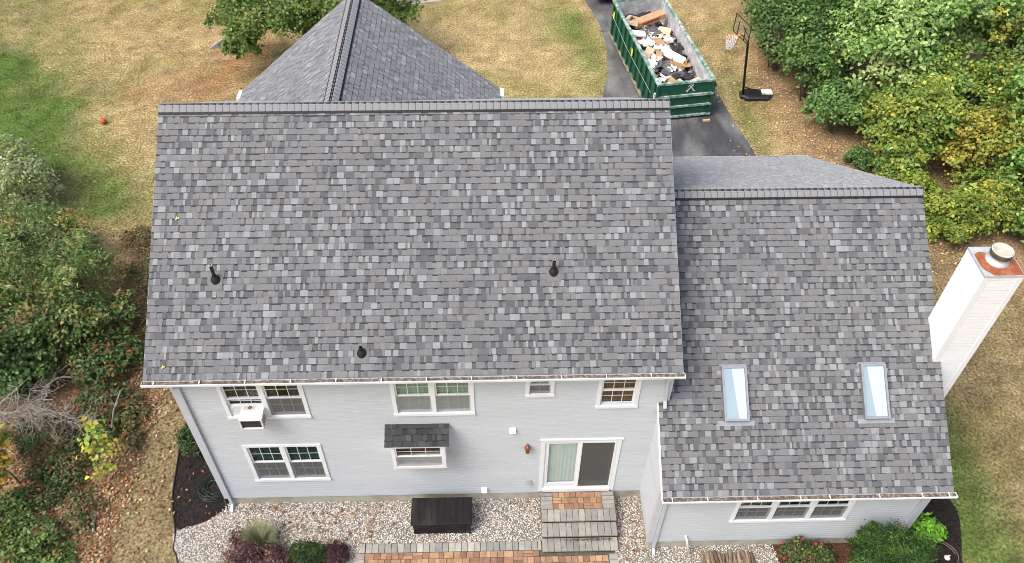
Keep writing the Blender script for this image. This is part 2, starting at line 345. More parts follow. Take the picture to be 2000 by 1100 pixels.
def siding(name, org, u, nrm, poly, holes=(), course=.1016, m='siding'):
    """Lapped siding: org + u*s + z, polygon (s,z) convex, rectangular holes (s0,s1,z0,z1)."""
    org, u, nrm = Vector(org), Vector(u), Vector(nrm); mb = MB()
    zs = [p[1] for p in poly]
    def srange(z):
        hit = []
        for i in range(len(poly)):
            (s1, z1), (s2, z2) = poly[i], poly[(i+1) % len(poly)]
            if min(z1, z2)-1e-9 <= z <= max(z1, z2)+1e-9:
                if abs(z2-z1) < 1e-9: hit += [s1, s2]
                else: hit.append(s1+(s2-s1)*(z-z1)/(z2-z1))
        return (min(hit), max(hit)) if len(hit) > 1 else None
    P = lambda s, z, o: org+u*s+Vector((0, 0, z))+nrm*o
    z = min(zs); top = max(zs)
    while z < top-.01:
        zm, zb = min(z+course*.80, top), min(z+course, top)
        a, b, c = srange(z+1e-6), srange(zm), srange(zb-1e-6)
        if not (a and b and c): z += course; continue
        cuts = sorted((h[0], h[1]) for h in holes if h[2] < (z+zb)/2 < h[3])
        segs = []; t = 0.
        L = lambda r, k: r[0]+(r[1]-r[0])*k
        edges = [(a[0], b[0], c[0])]
        for h0, h1 in cuts: edges += [(h0,)*3, (h1,)*3]
        edges.append((a[1], b[1], c[1]))
        for i in range(0, len(edges), 2):
            e0, e1 = edges[i], edges[i+1]
            if e1[0]-e0[0] < .005 and e1[2]-e0[2] < .005: continue
            mb.quad(P(e0[0], z, .002), P(e1[0], z, .002), P(e1[0], z, .034), P(e0[0], z, .034))
            mb.quad(P(e0[0], z, .034), P(e1[0], z, .034), P(e1[1], zm, .030), P(e0[1], zm, .030))
            mb.quad(P(e0[1], zm, .030), P(e1[1], zm, .030), P(e1[2], zb, .001), P(e0[2], zb, .001))
        z += course
    return mb.build(name, m, house)

# windows: x0,x1 casing outer, z0,z1 casing outer, number of units
WIN = dict(A=(.93, 2.76, 3.98, 5.36), B=(.95, 2.78, 1.25, 2.84), C=(4.62, 6.42, 3.99, 5.36), E=(7.54, 8.17, 4.63, 5.36), F=(9.12, 10.05, 4.16, 5.36))
DOOR = (7.95, 9.86, .45, 2.84)
WWIN = (12.40, 15.16, 1.37, 2.62)
BOX = (4.48, 5.72, 2.36, 3.34)
holes = [(w[0]+.05, w[1]-.05, w[2]+.05, w[3]-.05) for w in WIN.values()]+[(DOOR[0]+.04, DOOR[1]-.04, DOOR[2]-.2, DOOR[3]-.04), (BOX[0]+.06, BOX[1]-.06, BOX[2]+.06, BOX[3]-.05)]
siding('wall', (0, 0, 0), (1, 0, 0), (0, -1, 0), [(XL, ZF), (XR, ZF), (XR, 5.62), (XL, 5.62)], holes)
gpoly = [(0, ZF), (FY, ZF), (FY, 5.6), (RY, 8.82), (0, 5.6)]
siding('wall', (XL, 0, 0), (0, 1, 0), (-1, 0, 0), gpoly)
siding('wall', (XR, 0, 0), (0, 1, 0), (1, 0, 0), gpoly)
siding('wall', (0, FY, 0), (1, 0, 0), (0, 1, 0), [(XL, ZF), (XR, ZF), (XR, 5.6), (XL, 5.6)])
siding('wall', (0, GY-.25, 0), (1, 0, 0), (0, 1, 0), [(.0, ZF), (6.8, ZF), (6.8, 5.95), (GX, GZ-.18), (.0, 6.0)])
wz = lambda y: WEZ+(WRZ-WEZ)/(WRY-WEY)*(y-WEY)
siding('wall', (0, WY, 0), (1, 0, 0), (0, -1, 0), [(WX0, ZF), (WX1, ZF), (WX1, 3.25), (WX0, 3.25)], [(WWIN[0]+.05, WWIN[1]-.05, WWIN[2]+.05, WWIN[3]-.05)])
siding('wall', (WX0, 0, 0), (0, 1, 0), (-1, 0, 0), [(WY, ZF), (0, ZF), (0, wz(0)-.1), (WY, wz(WY)-.1)])
siding('wall', (WX1, 0, 0), (0, 1, 0), (1, 0, 0), [(WY, ZF), (9.8, ZF), (9.8, 3.2), (WRY, WRZ-.14), (WY, wz(WY)-.12)])
siding('wall', (0, 9.8, 0), (1, 0, 0), (0, 1, 0), [(XR, ZF), (WX1, ZF), (WX1, 3.2), (XR, 3.2)])
# concrete foundation, set back behind the siding's drip line
fb = MB(); fb.box(.01, XR-.01, .006, FY-.01, -.3, ZF); fb.build('foundation', 'foundation', house)
fb = MB(); fb.box(WX0+.012, WX1-.01, WY+.006, 9.78, -.3, ZF-.003); fb.build('foundation', 'foundation', house)
# corner boards
def board(name, x0, x1, y0, y1, z0, z1, m='corner_trim', parent=None): return MB().box(x0, x1, y0, y1, z0, z1).build(name, m, parent or house)
board('corner_board', -.046, .095, -.046, -.001, ZF, 5.55); board('corner_board', -.046, -.001, -.001, .095, ZF, 5.55)
board('corner_board', XR-.095, XR+.046, -.046, -.001, 4.35, 5.55)
board('corner_board', WX0-.046, WX0+.095, WY-.046, WY-.001, ZF, 3.12); board('corner_board', WX0-.046, WX0-.001, WY-.001, WY+.10, ZF, 3.20)
board('corner_board', WX1-.095, WX1+.046, WY-.046, WY-.001, ZF, 3.12); board('corner_board', WX1+.001, WX1+.046, WY-.001, WY+.10, ZF, 3.12)

# ---- roofs: slabs, fascia, soffits
def slab(name, a, b, c, d, t, parent, m='deck'):
    a, b, c, d = map(Vector, (a, b, c, d)); n = (b-a).cross(d-a).normalized()
    if n.z < 0: n = -n
    mb = MB(); mb.add([a, b, c, d, a-n*t, b-n*t, c-n*t, d-n*t], [(0, 1, 2, 3), (7, 6, 5, 4), (0, 4, 5, 1), (1, 5, 6, 2), (2, 6, 7, 3), (3, 7, 4, 0)])
    return mb.build(name, m, parent)
main_roof = slab('roof', (RXL, EY, EZ-.02), (RXR, EY, EZ-.02), (RXR, RY, RZ-.02), (RXL, RY, RZ-.02), .10, house)
slab('roof_slope', (RXR, 2*RY-EY, EZ-.02), (RXL, 2*RY-EY, EZ-.02), (RXL, RY, RZ-.02), (RXR, RY, RZ-.02), .10, main_roof)
wing_roof = slab('roof', (WRX0, WEY, WEZ-.02), (WRX1, WEY, WEZ-.02), (WRX1, WRY, WRZ-.02), (WRX0, WRY, WRZ-.02), .10, house)
slab('roof_slope', (WRX1, WFY, WFZ-.02), (XR, WFY, WFZ-.02), (XR, WRY, WRZ-.02), (WRX1, WRY, WRZ-.02), .10, wing_roof)
mainy = lambda z: RY+(RZ-z)/((RZ-EZ)/(RY-EY))
gable_roof = slab('roof', (GL, mainy(GEZ)-.25, GEZ-.02), (GL, GY, GEZ-.02), (GX, GY, GZ-.02), (GX, mainy(GZ)-.25, GZ-.02), .10, house)
slab('roof_slope', (GR, GY, GEZ-.02), (GR, mainy(GEZ)-.25, GEZ-.02), (GX, mainy(GZ)-.25, GZ-.02), (GX, GY, GZ-.02), .10, gable_roof)
def rake(a, b, side, parent, m='trim'):                   # trim board hanging below a rake edge
    a, b = Vector(a), Vector(b); s = Vector(side); mb = MB(); dn = Vector((0, 0, -.17))
    vs = [a, b, b+dn, a+dn]; mb.add(vs+[v+s*.022 for v in vs], [(0, 1, 2, 3), (7, 6, 5, 4), (0, 4, 5, 1), (1, 5, 6, 2), (2, 6, 7, 3), (3, 7, 4, 0)])
    return mb.build('rake_board', m, parent)
for x, s in ((RXL, -1), (RXR, 1)):
    for y in (EY, 2*RY-EY): rake((x, y, EZ-.03), (x, RY, RZ-.03), (s, 0, 0), main_roof)
rake((WRX0, WEY, WEZ-.03), (WRX0, -.02, wz(-.02)-.03), (-1, 0, 0), wing_roof)
rake((WRX1, WEY, WEZ-.03), (WRX1, .62, wz(.62)-.03), (1, 0, 0), wing_roof); rake((WRX1, 1.45, wz(1.45)-.03), (WRX1, WRY, WRZ-.03), (1, 0, 0), wing_roof)
rake((WRX1, WFY, WFZ-.03), (WRX1, WRY, WRZ-.03), (1, 0, 0), wing_roof)
rake((GL, GY, GEZ-.03), (GX, GY, GZ-.03), (0, 1, 0), gable_roof); rake((GR, GY, GEZ-.03), (GX, GY, GZ-.03), (0, 1, 0), gable_roof)
board('fascia', RXL, RXR, EY+.002, EY+.024, EZ-.24, EZ-.06, 'trim', main_roof)
board('soffit', RXL+.005, RXR-.005, EY+.024, -.03, EZ-.24, EZ-.225, 'trim', main_roof)
board('fascia', WRX0, WRX1, WEY+.002, WEY+.024, WEZ-.22, WEZ-.06, 'trim', wing_roof)
board('soffit', WRX0+.005, WRX1-.005, WEY+.024, WY-.03, WEZ-.22, WEZ-.205, 'trim', wing_roof)
board('soffit', RXL+.004, -.03, -.03, FY, EZ-.24, EZ-.226, 'trim', main_roof)

# ---- shingles
SH = .143
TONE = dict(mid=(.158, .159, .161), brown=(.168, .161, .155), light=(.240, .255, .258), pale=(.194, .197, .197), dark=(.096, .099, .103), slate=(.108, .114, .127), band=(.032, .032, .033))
def pick(r, ws):
    q = r.random()*sum(w for _, w in ws)
    for k, w in ws:
        q -= w
        if q <= 0: return k
    return ws[-1][0]
def shingle_pieces(O, u, v, S, srange, r, dim=1., first=0):
    """Every tab and recess of a laminated shingle slope: list of (verts, faces, per-vertex colour, centre, area)."""
    O, u, v = Vector(O), Vector(u).normalized(), Vector(v).normalized(); n = u.cross(v).normalized()
    if n.z < 0: n = -n
    out = []; k = first
    while k*SH < S-.02:
        v0 = k*SH; v1 = min(v0+SH*1.22, S); ve = min(v0+SH, S)
        s0, s1 = srange((v0+ve)/2)
        s = s0-r.random()*.05; tab = r.random() < .6; drift = .5
        while s < s1-.004:
            w = r.choice((.05, .07, .09, .11, .13, .15, .19)) if tab else r.choice((.04, .06, .08, .10, .12))
            w *= r.uniform(.9, 1.15)
            if s+w > s1-.05: w = s1-s
            a, b = max(s, s0), min(s+w, s1)
            if b-a > .003:
                if tab: t = pick(r, (('mid', 66), ('pale', 12), ('light', 27 if w < .17 else 3), ('dark', 5), ('brown', 9), ('slate', 2)))
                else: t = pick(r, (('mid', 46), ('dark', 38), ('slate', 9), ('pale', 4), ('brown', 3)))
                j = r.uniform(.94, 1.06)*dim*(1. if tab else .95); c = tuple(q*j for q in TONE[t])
                h = r.uniform(.0085, .0115) if tab else r.uniform(.0040, .0050)
                Pp = lambda ss, vv, hh: O+u*ss+v*vv+n*hh
                k0, k1 = (r.uniform(-.007, .004), r.uniform(-.004, .007)) if tab else (0, 0)
                if tab:
                    a1, b1 = a+.001, b-.001
                    if b-a > .06: al, bl = max(a1-k0, a1), min(b1-k1, b1)
                    else: al, bl = a1, b1
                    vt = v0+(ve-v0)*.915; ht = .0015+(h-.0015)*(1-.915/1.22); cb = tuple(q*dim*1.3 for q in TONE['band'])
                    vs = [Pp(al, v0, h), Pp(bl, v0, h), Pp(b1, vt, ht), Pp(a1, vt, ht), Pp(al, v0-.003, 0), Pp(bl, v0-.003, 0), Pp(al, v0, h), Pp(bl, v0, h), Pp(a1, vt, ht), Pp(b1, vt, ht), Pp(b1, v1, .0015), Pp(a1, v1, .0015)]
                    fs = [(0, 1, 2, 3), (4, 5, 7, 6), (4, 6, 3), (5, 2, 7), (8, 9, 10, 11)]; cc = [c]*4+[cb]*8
                else:
                    bf = r.uniform(.74, .83); vm = v0+(ve-v0)*bf; hm = h*(1-bf/1.22)
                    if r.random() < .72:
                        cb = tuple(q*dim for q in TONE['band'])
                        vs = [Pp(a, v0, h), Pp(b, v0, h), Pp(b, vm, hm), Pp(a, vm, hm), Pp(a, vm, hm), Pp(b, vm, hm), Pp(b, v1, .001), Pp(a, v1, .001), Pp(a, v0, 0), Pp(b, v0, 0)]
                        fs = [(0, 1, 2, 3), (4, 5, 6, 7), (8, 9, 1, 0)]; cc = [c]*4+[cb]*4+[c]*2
                    else:
                        vs = [Pp(a, v0, h), Pp(b, v0, h), Pp(b, v1, .001), Pp(a, v1, .001), Pp(a, v0, 0), Pp(b, v0, 0)]
                        fs = [(0, 1, 2, 3), (4, 5, 1, 0)]; cc = [c]*6
                ctr = Pp((a+b)/2, (v0+ve)/2, 0)
                out.append((vs, fs, cc, ctr, (b-a)*(ve-v0)))
            s += w
            tab = (not tab) if r.random() < .74 else tab
        k += 1
    return out
def join(pieces, name, parent):
    mb = MB()
    for vs, fs, cc, _, _ in pieces:
        b = len(mb.v); mb.v += [tuple(p) for p in vs]; mb.f += [tuple(b+i for i in f) for f in fs]; mb.c += cc; mb.mi += [0]*len(fs)
    return mb.build(name, 'shingle', parent, kind='stuff')
rs = random.Random(3)
mS = math.hypot(RY-EY, RZ-EZ); wS = math.hypot(WRY-WEY, WRZ-WEZ); fS = math.hypot(WFY-WRY, WRZ-WFZ); gS = math.hypot(GX-GL, GZ-GEZ); gS2 = math.hypot(GR-GX, GZ-GEZ)
mv = Vector((0, RY-EY, RZ-EZ)); wv = Vector((0, WRY-WEY, WRZ-WEZ))
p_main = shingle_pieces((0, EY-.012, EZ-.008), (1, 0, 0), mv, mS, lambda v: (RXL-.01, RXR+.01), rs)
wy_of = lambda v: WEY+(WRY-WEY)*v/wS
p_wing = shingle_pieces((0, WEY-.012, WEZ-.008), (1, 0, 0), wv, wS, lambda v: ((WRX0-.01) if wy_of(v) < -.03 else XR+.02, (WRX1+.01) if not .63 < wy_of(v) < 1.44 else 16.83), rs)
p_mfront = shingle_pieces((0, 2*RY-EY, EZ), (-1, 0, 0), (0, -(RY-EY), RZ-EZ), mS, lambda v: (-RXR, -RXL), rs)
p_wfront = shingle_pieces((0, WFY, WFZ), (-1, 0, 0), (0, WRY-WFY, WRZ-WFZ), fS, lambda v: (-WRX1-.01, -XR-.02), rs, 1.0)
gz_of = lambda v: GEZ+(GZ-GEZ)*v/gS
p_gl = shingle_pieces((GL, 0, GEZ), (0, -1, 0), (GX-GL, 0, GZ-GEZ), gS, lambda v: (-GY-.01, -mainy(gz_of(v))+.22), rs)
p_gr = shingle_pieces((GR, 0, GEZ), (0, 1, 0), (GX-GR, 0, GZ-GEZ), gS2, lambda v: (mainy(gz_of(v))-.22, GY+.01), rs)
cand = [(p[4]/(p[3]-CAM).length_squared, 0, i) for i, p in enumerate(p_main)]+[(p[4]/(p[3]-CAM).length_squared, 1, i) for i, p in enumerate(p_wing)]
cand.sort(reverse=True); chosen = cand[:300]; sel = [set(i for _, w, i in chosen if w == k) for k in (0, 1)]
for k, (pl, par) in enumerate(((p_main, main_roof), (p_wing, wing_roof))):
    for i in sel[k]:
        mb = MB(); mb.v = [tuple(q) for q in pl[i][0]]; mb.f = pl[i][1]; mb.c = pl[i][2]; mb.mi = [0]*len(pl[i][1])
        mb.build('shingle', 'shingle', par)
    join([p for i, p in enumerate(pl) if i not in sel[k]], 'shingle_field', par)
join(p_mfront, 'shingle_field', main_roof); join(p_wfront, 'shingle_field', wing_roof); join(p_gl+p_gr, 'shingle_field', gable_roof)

# ---- ridge caps over a black ridge vent
def ridge(parent, A, B, slope_l, slope_r, step=.155, hw=.185):
    """A,B ridge ends; slope_l/slope_r: unit vectors down each slope."""
    A, B = Vector(A), Vector(B); d = (B-A); L = d.length; d.normalize(); sl_, sr_ = Vector(slope_l).normalized(), Vector(slope_r).normalized()
    nl = (sl_+Vector((0, 0, 2*0))).copy()
    upv = Vector((0, 0, 1))
    def nrm(s):
        n = s.cross(d)
        return n if n.z > 0 else -n
    vb = MB(); n1, n2 = nrm(sl_).normalized(), nrm(sr_).normalized()
    for s, n in ((sl_, n1), (sr_, n2)):
        c = (A+B)/2+s*(hw+.05)/2+n*.016; vb.obox(c, d*(L/2-.004), s*(hw+.05)/2, n*.010)
    vb.build('ridge_vent', 'vent_black', parent)
    prof = []                                             # curved bent cap, left to right
    for s, n, order in ((sl_, n1, (hw, hw*.62, hw*.3, .045)), (sr_, n2, (.045, hw*.3, hw*.62, hw))):
        for q in order: prof.append(s*q+n*(.030+.004*(1-q/hw)))
    first = None; nst = int(round(L/step)); st = L/nst
    for i in range(nst):
        p = A+d*(st*i)
        if first is None:
            vs = []; k = len(prof)
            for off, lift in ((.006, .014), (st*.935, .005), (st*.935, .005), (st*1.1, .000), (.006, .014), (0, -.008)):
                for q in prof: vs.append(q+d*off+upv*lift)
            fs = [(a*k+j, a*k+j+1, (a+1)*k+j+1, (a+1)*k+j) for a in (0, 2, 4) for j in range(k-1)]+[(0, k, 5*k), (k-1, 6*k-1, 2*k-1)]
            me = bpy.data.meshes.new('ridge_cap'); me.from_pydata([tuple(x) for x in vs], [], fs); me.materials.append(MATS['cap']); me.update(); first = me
            at = me.attributes.new('tint', 'FLOAT_COLOR', 'POINT'); at.data.foreach_set('color', np.array([(.225, .227, .23, 1)]*(2*k)+[(.085, .085, .088, 1)]*(2*k)+[(.12, .12, .125, 1)]*(2*k), dtype=np.float32).ravel())  # dark end strip paints the shadow under the next cap's butt
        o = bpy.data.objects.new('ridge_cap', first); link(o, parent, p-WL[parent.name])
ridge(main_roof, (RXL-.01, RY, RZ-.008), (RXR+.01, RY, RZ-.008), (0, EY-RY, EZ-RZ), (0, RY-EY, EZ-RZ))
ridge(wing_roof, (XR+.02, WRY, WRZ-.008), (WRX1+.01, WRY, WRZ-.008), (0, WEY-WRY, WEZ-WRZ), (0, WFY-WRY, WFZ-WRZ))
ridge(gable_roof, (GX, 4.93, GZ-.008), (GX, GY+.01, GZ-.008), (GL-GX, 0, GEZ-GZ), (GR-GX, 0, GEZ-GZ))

# ---- gutters, hangers and downspouts
def gutter(parent, x0, x1, yb, zt, hang, name='gutter'):
    w, h = .125, .11; mb = MB(); t = .006
    mb.box(x0, x1, yb-w, yb-w+t, zt-h*.55, zt); mb.box(x0, x1, yb-w-.010, yb-w+t+.004, zt-.012, zt+.010)       # front face and rolled lip
    mb.add([(x0, yb-w, zt-h*.55), (x1, yb-w, zt-h*.55), (x1, yb-w+.035, zt-h), (x0, yb-w+.035, zt-h)], [(0, 1, 2, 3)])
    mb.add([(x0, yb-w+.035, zt-h), (x1, yb-w+.035, zt-h), (x1, yb, zt-h), (x0, yb, zt-h)], [(0, 1, 2, 3)])
    mb.box(x0, x1, yb-t, yb, zt-h, zt-.012)
    for x in (x0, x1-t): mb.box(x, x+t, yb-w+t, yb-t, zt-h+.01, zt+.004)
    g = mb.build(name, 'trim', parent)
    lb = MB(); n = int((x1-x0)/.06); r = random.Random(5); prev = None; rows = []
    for i in range(n+1):
        x = x0+.01+(x1-x0-.02)*i/n; zz = zt-.035+r.uniform(-.014, .02)
        rows.append([(x, yb-w+.007, zz+r.uniform(-.008, .008)), (x, yb-w/2, zz+r.uniform(-.012, .014)), (x, yb-.007, zz+r.uniform(-.008, .012))])
    for i in range(n):
        for j in (0, 1): lb.quad(rows[i][j], rows[i+1][j], rows[i+1][j+1], rows[i][j+1])
    lb.build('leaf_debris', 'leaf_muck', g)
    for x in hang: MB().box(x-.011, x+.011, yb-w-.004, yb+.03, zt-.004, zt+.008).build('hanger', 'bracket', g)
    return g
gutter(house, RXL-.045, RXR+.055, EY+.004, EZ-.045, [-.17+.938*i for i in range(12)])
gutter(house, WRX0-.01, WRX1+.07, WEY+.004, WEZ-.045, [10.72, 11.5, 12.6, 13.55, 14.2, 15.3, 16.25, 16.85])
gutter(house, XR+.02, WRX1+.02, WFY+.125, WFZ-.045, [])
g = MB(); g.box(GL-.13, GL-.002, 9.75, GY+.02, GEZ-.14, GEZ-.03); g.build('gutter', 'trim', house)
g = MB(); g.box(GR+.002, GR+.13, 9.75, GY+.02, GEZ-.14, GEZ-.03); g.build('gutter', 'trim', house)
def downspout(pts, m='corner_trim', w=.036, d=.026):
    mb = MB()
    for a, b in zip(pts[:-1], pts[1:]):
        a, b = Vector(a), Vector(b); t = (b-a); L = t.length; t.normalize()
        ax = Vector((1, 0, 0)) if abs(t.x) < .9 else Vector((0, 1, 0)); ay = t.cross(ax).normalized(); ax = ay.cross(t)
        mb.obox((a+b)/2, ax*w, ay*d, t*(L/2+.012))
    return mb.build('downspout', m, house)
downspout([(.14, -.27, 5.5), (.14, -.26, 5.42), (.14, -.07, 5.2), (.10, -.065, .14), (.10, -.22, .04)])
downspout([(XR-.13, -.27, 5.5), (XR-.13, -.25, 5.42), (XR-.10, -.07, 5.22), (XR-.06, -.07, 4.42), (XR-.06, -.18, 4.28)])
downspout([(WX0+.14, WEY-.05, 3.02), (WX0+.14, WY-.20, 2.94), (WX0+.14, WY-.065, 2.8), (WX0+.14, WY-.065, .12), (WX0+.14, WY-.2, .04)])
downspout([(WX1-.14, WEY-.05, 3.02), (WX1-.14, WY-.20, 2.94), (WX1-.14, WY-.065, 2.8), (WX1-.14, WY-.065, .12), (WX1-.14, WY-.2, .04)])
MB().tube([(11.47, WY-.01, .67), (11.47, WY-.07, .66), (11.50, WY-.09, .58), (11.62, WY-.22, .03)], .032, 10).build('drain_pipe', 'pvc', house, smooth=True)

# ---- windows
def curtain(par, x0, x1, z0, z1, y, m, amp=.008, k=16):
    mb = MB(); n = max(8, int((x1-x0)*k*3)); top = [(x0+(x1-x0)*i/n, y+amp*math.sin(i*2.1)+amp*.5*math.sin(i*.83), 0) for i in range(n+1)]
    for i in range(n): mb.quad((*top[i][:2], z0), (*top[i+1][:2], z0), (*top[i+1][:2], z1), (*top[i][:2], z1))
    return mb.build('curtain', m, par)
def window(x0, x1, z0, z1, Y, units, cols=3, rows=2, rows_low=2, cur=None, scr='screen', raised=None, cas=.085, muntins_low=True, roomdepth=.45, split=.5):
    """Double-hung window group in a wall facing -Y; casing outer x0..x1, z0..z1."""
    w = MB(); y0, y1 = Y-.055, Y+.02
    w.box(x0, x0+cas, y0, y1, z0+.002, z1); w.box(x1-cas, x1, y0, y1, z0+.002, z1); w.box(x0+cas, x1-cas, y0, y1, z1-cas, z1)
    w.box(x0-.01, x1+.01, Y-.072, y1, z0-.03, z0+.05)                                       # sill
    ux = [(x0+cas, x1-cas)]; mull = .10
    if units > 1:
        tw = (x1-x0-2*cas-mull*(units-1))/units; ux = [(x0+cas+i*(tw+mull), x0+cas+i*(tw+mull)+tw) for i in range(units)]
        for a, b in zip(ux[:-1], ux[1:]): w.box(a[1], b[0], y0+.006, y1, z0+.05, z1-cas)
    win = w.build('window', 'trim', house)
    r = MB(); a0, a1, b0, b1, yb = x0+.055, x1-.055, z0+.02, z1-.055, Y+roomdepth                # near-black box: darkness of the unlit room put into its colour
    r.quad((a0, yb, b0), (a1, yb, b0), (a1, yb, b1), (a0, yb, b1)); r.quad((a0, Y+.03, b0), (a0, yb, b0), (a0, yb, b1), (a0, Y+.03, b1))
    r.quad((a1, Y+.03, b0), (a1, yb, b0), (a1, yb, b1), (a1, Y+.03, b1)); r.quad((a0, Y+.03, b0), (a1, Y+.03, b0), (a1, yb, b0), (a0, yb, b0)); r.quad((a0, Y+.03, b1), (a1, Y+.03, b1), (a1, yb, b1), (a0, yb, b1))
    r.build('unlit_room_box', 'dark_room', win)
    zt, zb = z1-cas, z0+.05; zm = zb+(zt-zb)*split
    for i, (a, b) in enumerate(ux):
        lift = raised if (raised and i == 0) else 0.
        for nm, lo, hi, yy, rr in (('upper', zm-.02, zt, Y-.004, rows), ('lower', zb+lift, zm+.02+lift, Y+.022, rows_low)):
            s = MB(); f = .038
            if nm == 'lower' and lift: hi = zm+.02; 
            s.box(a, a+f, yy-.014, yy+.014, lo, hi); s.box(b-f, b, yy-.014, yy+.014, lo, hi)
            s.box(a+f, b-f, yy-.014, yy+.014, lo, lo+f*1.1); s.box(a+f, b-f, yy-.013, yy+.014, hi-f, hi)
            so_ = s.build('sash', 'vinyl', win)
            MB().quad((a+f, yy+.004, lo+f), (b-f, yy+.004, lo+f), (b-f, yy+.004, hi-f), (a+f, yy+.004, hi-f)).build('pane', 'glass', win)
            if nm == 'upper' or muntins_low:
                mb = MB()
                for c in range(1, cols): xx = a+f+(b-a-2*f)*c/cols; mb.box(xx-.009, xx+.009, yy+.008, yy+.014, lo+f, hi-f)
                for c in range(1, rr): zz = lo+f+(hi-lo-2*f)*c/rr; mb.box(a+f, b-f, yy+.009, yy+.0135, zz-.009, zz+.009)
                if mb.v: mb.build('muntin', 'vinyl', win)
        if scr and not lift:
            s = MB().quad((a+.012, Y-.022, zb+.01), (b-.012, Y-.022, zb+.01), (b-.012, Y-.022, zm), (a+.012, Y-.022, zm)); s.build('insect_screen', scr, win)
        if cur and cur[i % len(cur)]:
            cm, frac = cur[i % len(cur)]; W = b-a
            if frac >= 1: curtain(win, a, b, zb, zt, Y+.06, cm)
            else: curtain(win, a, a+W*frac, zb, zt, Y+.06, cm); curtain(win, b-W*frac, b, zb, zt, Y+.06, cm)
    return win
wA = window(*WIN['A'], 0, 2, rows=2, rows_low=2, cur=[('curtain_dark', .55), ('curtain_dark', .35)], raised=.34)
window(*WIN['B'], 0, 2, cur=[('curtain_green', 1), ('curtain_green', .62)], rows=2, rows_low=2)
window(*WIN['C'], 0, 2, cur=[('curtain_sage', 1)], rows=2, rows_low=2, scr='screen_light')
window(*WIN['E'], 0, 1, cols=2, cur=[('grey_blind', 1)], rows=2, rows_low=2)
window(*WIN['F'], 0, 1, cols=3, cur=[('blind_wood', 1)], rows=2, rows_low=2, scr=None)
window(*WWIN, WY, 3, cols=3, cur=[('curtain_dark', .4), ('curtain_green', .35), ('curtain_dark', .35)], rows=2, rows_low=2, scr='screen')
# side closing panels beside the air conditioner
sp = MB(); sp.box(1.02, 1.295, -.006, .012, 4.035, 4.375); sp.box(1.802, 1.80+.001, -.006, .012, 4.035, 4.375)
for q in range(9): sp.box(1.03+q*.03, 1.04+q*.03, -.014, -.006, 4.04, 4.37)
sp.build('accordion_panel', 'vinyl', wA)

# box window with its own small shingled roof
bx0, bx1, by = 4.48, 5.72, -.42
bw = MB(); bw.box(bx0, bx0+.03, by+.002, -.002, BOX[2], 3.355); bw.box(bx1-.03, bx1, by+.002, -.002, BOX[2], 3.355); bw.box(bx0+.03, bx1-.03, by+.002, -.002, BOX[2], BOX[2]+.05); bw.box(bx0-.012, bx1+.012, by-.012, -.002, BOX[2]-.045, BOX[2])
bw.box(bx0+.03, bx1-.03, by+.002, -.002, 3.31, 3.35)
bwo = bw.build('box_window', 'trim', house)
# its glazing
f = MB(); y0, y1 = by-.03, by+.015; xa, xb, za, zb_ = bx0+.002, bx1-.002, BOX[2]+.002, 3.33
cs = .085; f.box(xa, xa+cs, y0, y1, za, zb_); f.box(xb-cs, xb, y0, y1, za, zb_); f.box(xa+cs, xb-cs, y0, y1, za, za+.085); f.box(xa+cs, xb-cs, y0, y1, zb_-cs, zb_); f.build('casing', 'trim', bwo)
zm = (za+.085+zb_-cs)/2
for lo, hi, yy in ((zm-.018, zb_-cs, by-.004), (za+.085, zm+.018, by+.02)):
    s = MB(); q0, q1, ff = xa+cs, xb-cs, .034
    s.box(q0, q0+ff, yy-.012, yy+.012, lo, hi); s.box(q1-ff, q1, yy-.012, yy+.012, lo, hi); s.box(q0+ff, q1-ff, yy-.012, yy+.012, lo, lo+ff); s.box(q0+ff, q1-ff, yy-.0115, yy+.012, hi-ff, hi); s.build('sash', 'vinyl', bwo)
    MB().quad((q0+ff, yy+.004, lo+ff), (q1-ff, yy+.004, lo+ff), (q1-ff, yy+.004, hi-ff), (q0+ff, yy+.004, hi-ff)).build('pane', 'glass', bwo)
    mm = MB()
    for c in (1, 2): xx = q0+ff+(q1-q0-2*ff)*c/3; mm.box(xx-.009, xx+.009, yy+.008, yy+.014, lo+ff, hi-ff)
    zz = (lo+hi)/2; mm.box(q0+ff, q1-ff, yy+.009, yy+.0135, zz-.009, zz+.009); mm.build('muntin', 'vinyl', bwo)
MB().quad((xa+cs+.01, by-.02, za+.09), (xb-cs-.01, by-.02, za+.09), (xb-cs-.01, by-.02, zm), (xa+cs+.01, by-.02, zm)).build('insect_screen', 'screen_light', bwo)
MB().box(bx0+.031, bx1-.031, -.06, -.045, BOX[2]+.05, 3.31).build('shade', 'blind_wood', bwo)
br = slab('roof', (4.37, -.50, 3.385), (5.81, -.50, 3.385), (5.81, -.004, 3.60), (4.37, -.004, 3.60), .05, house)
pcs = shingle_pieces((0, -.512, 3.382), (1, 0, 0), (0, .5, .215), .545, lambda v: (4.36, 5.82), random.Random(9), .26)
for p in pcs:
    mb = MB(); mb.v = [tuple(q) for q in p[0]]; mb.f = p[1]; mb.c = p[2]; mb.mi = [0]*len(p[1]); mb.build('shingle_tab', 'shingle', br)

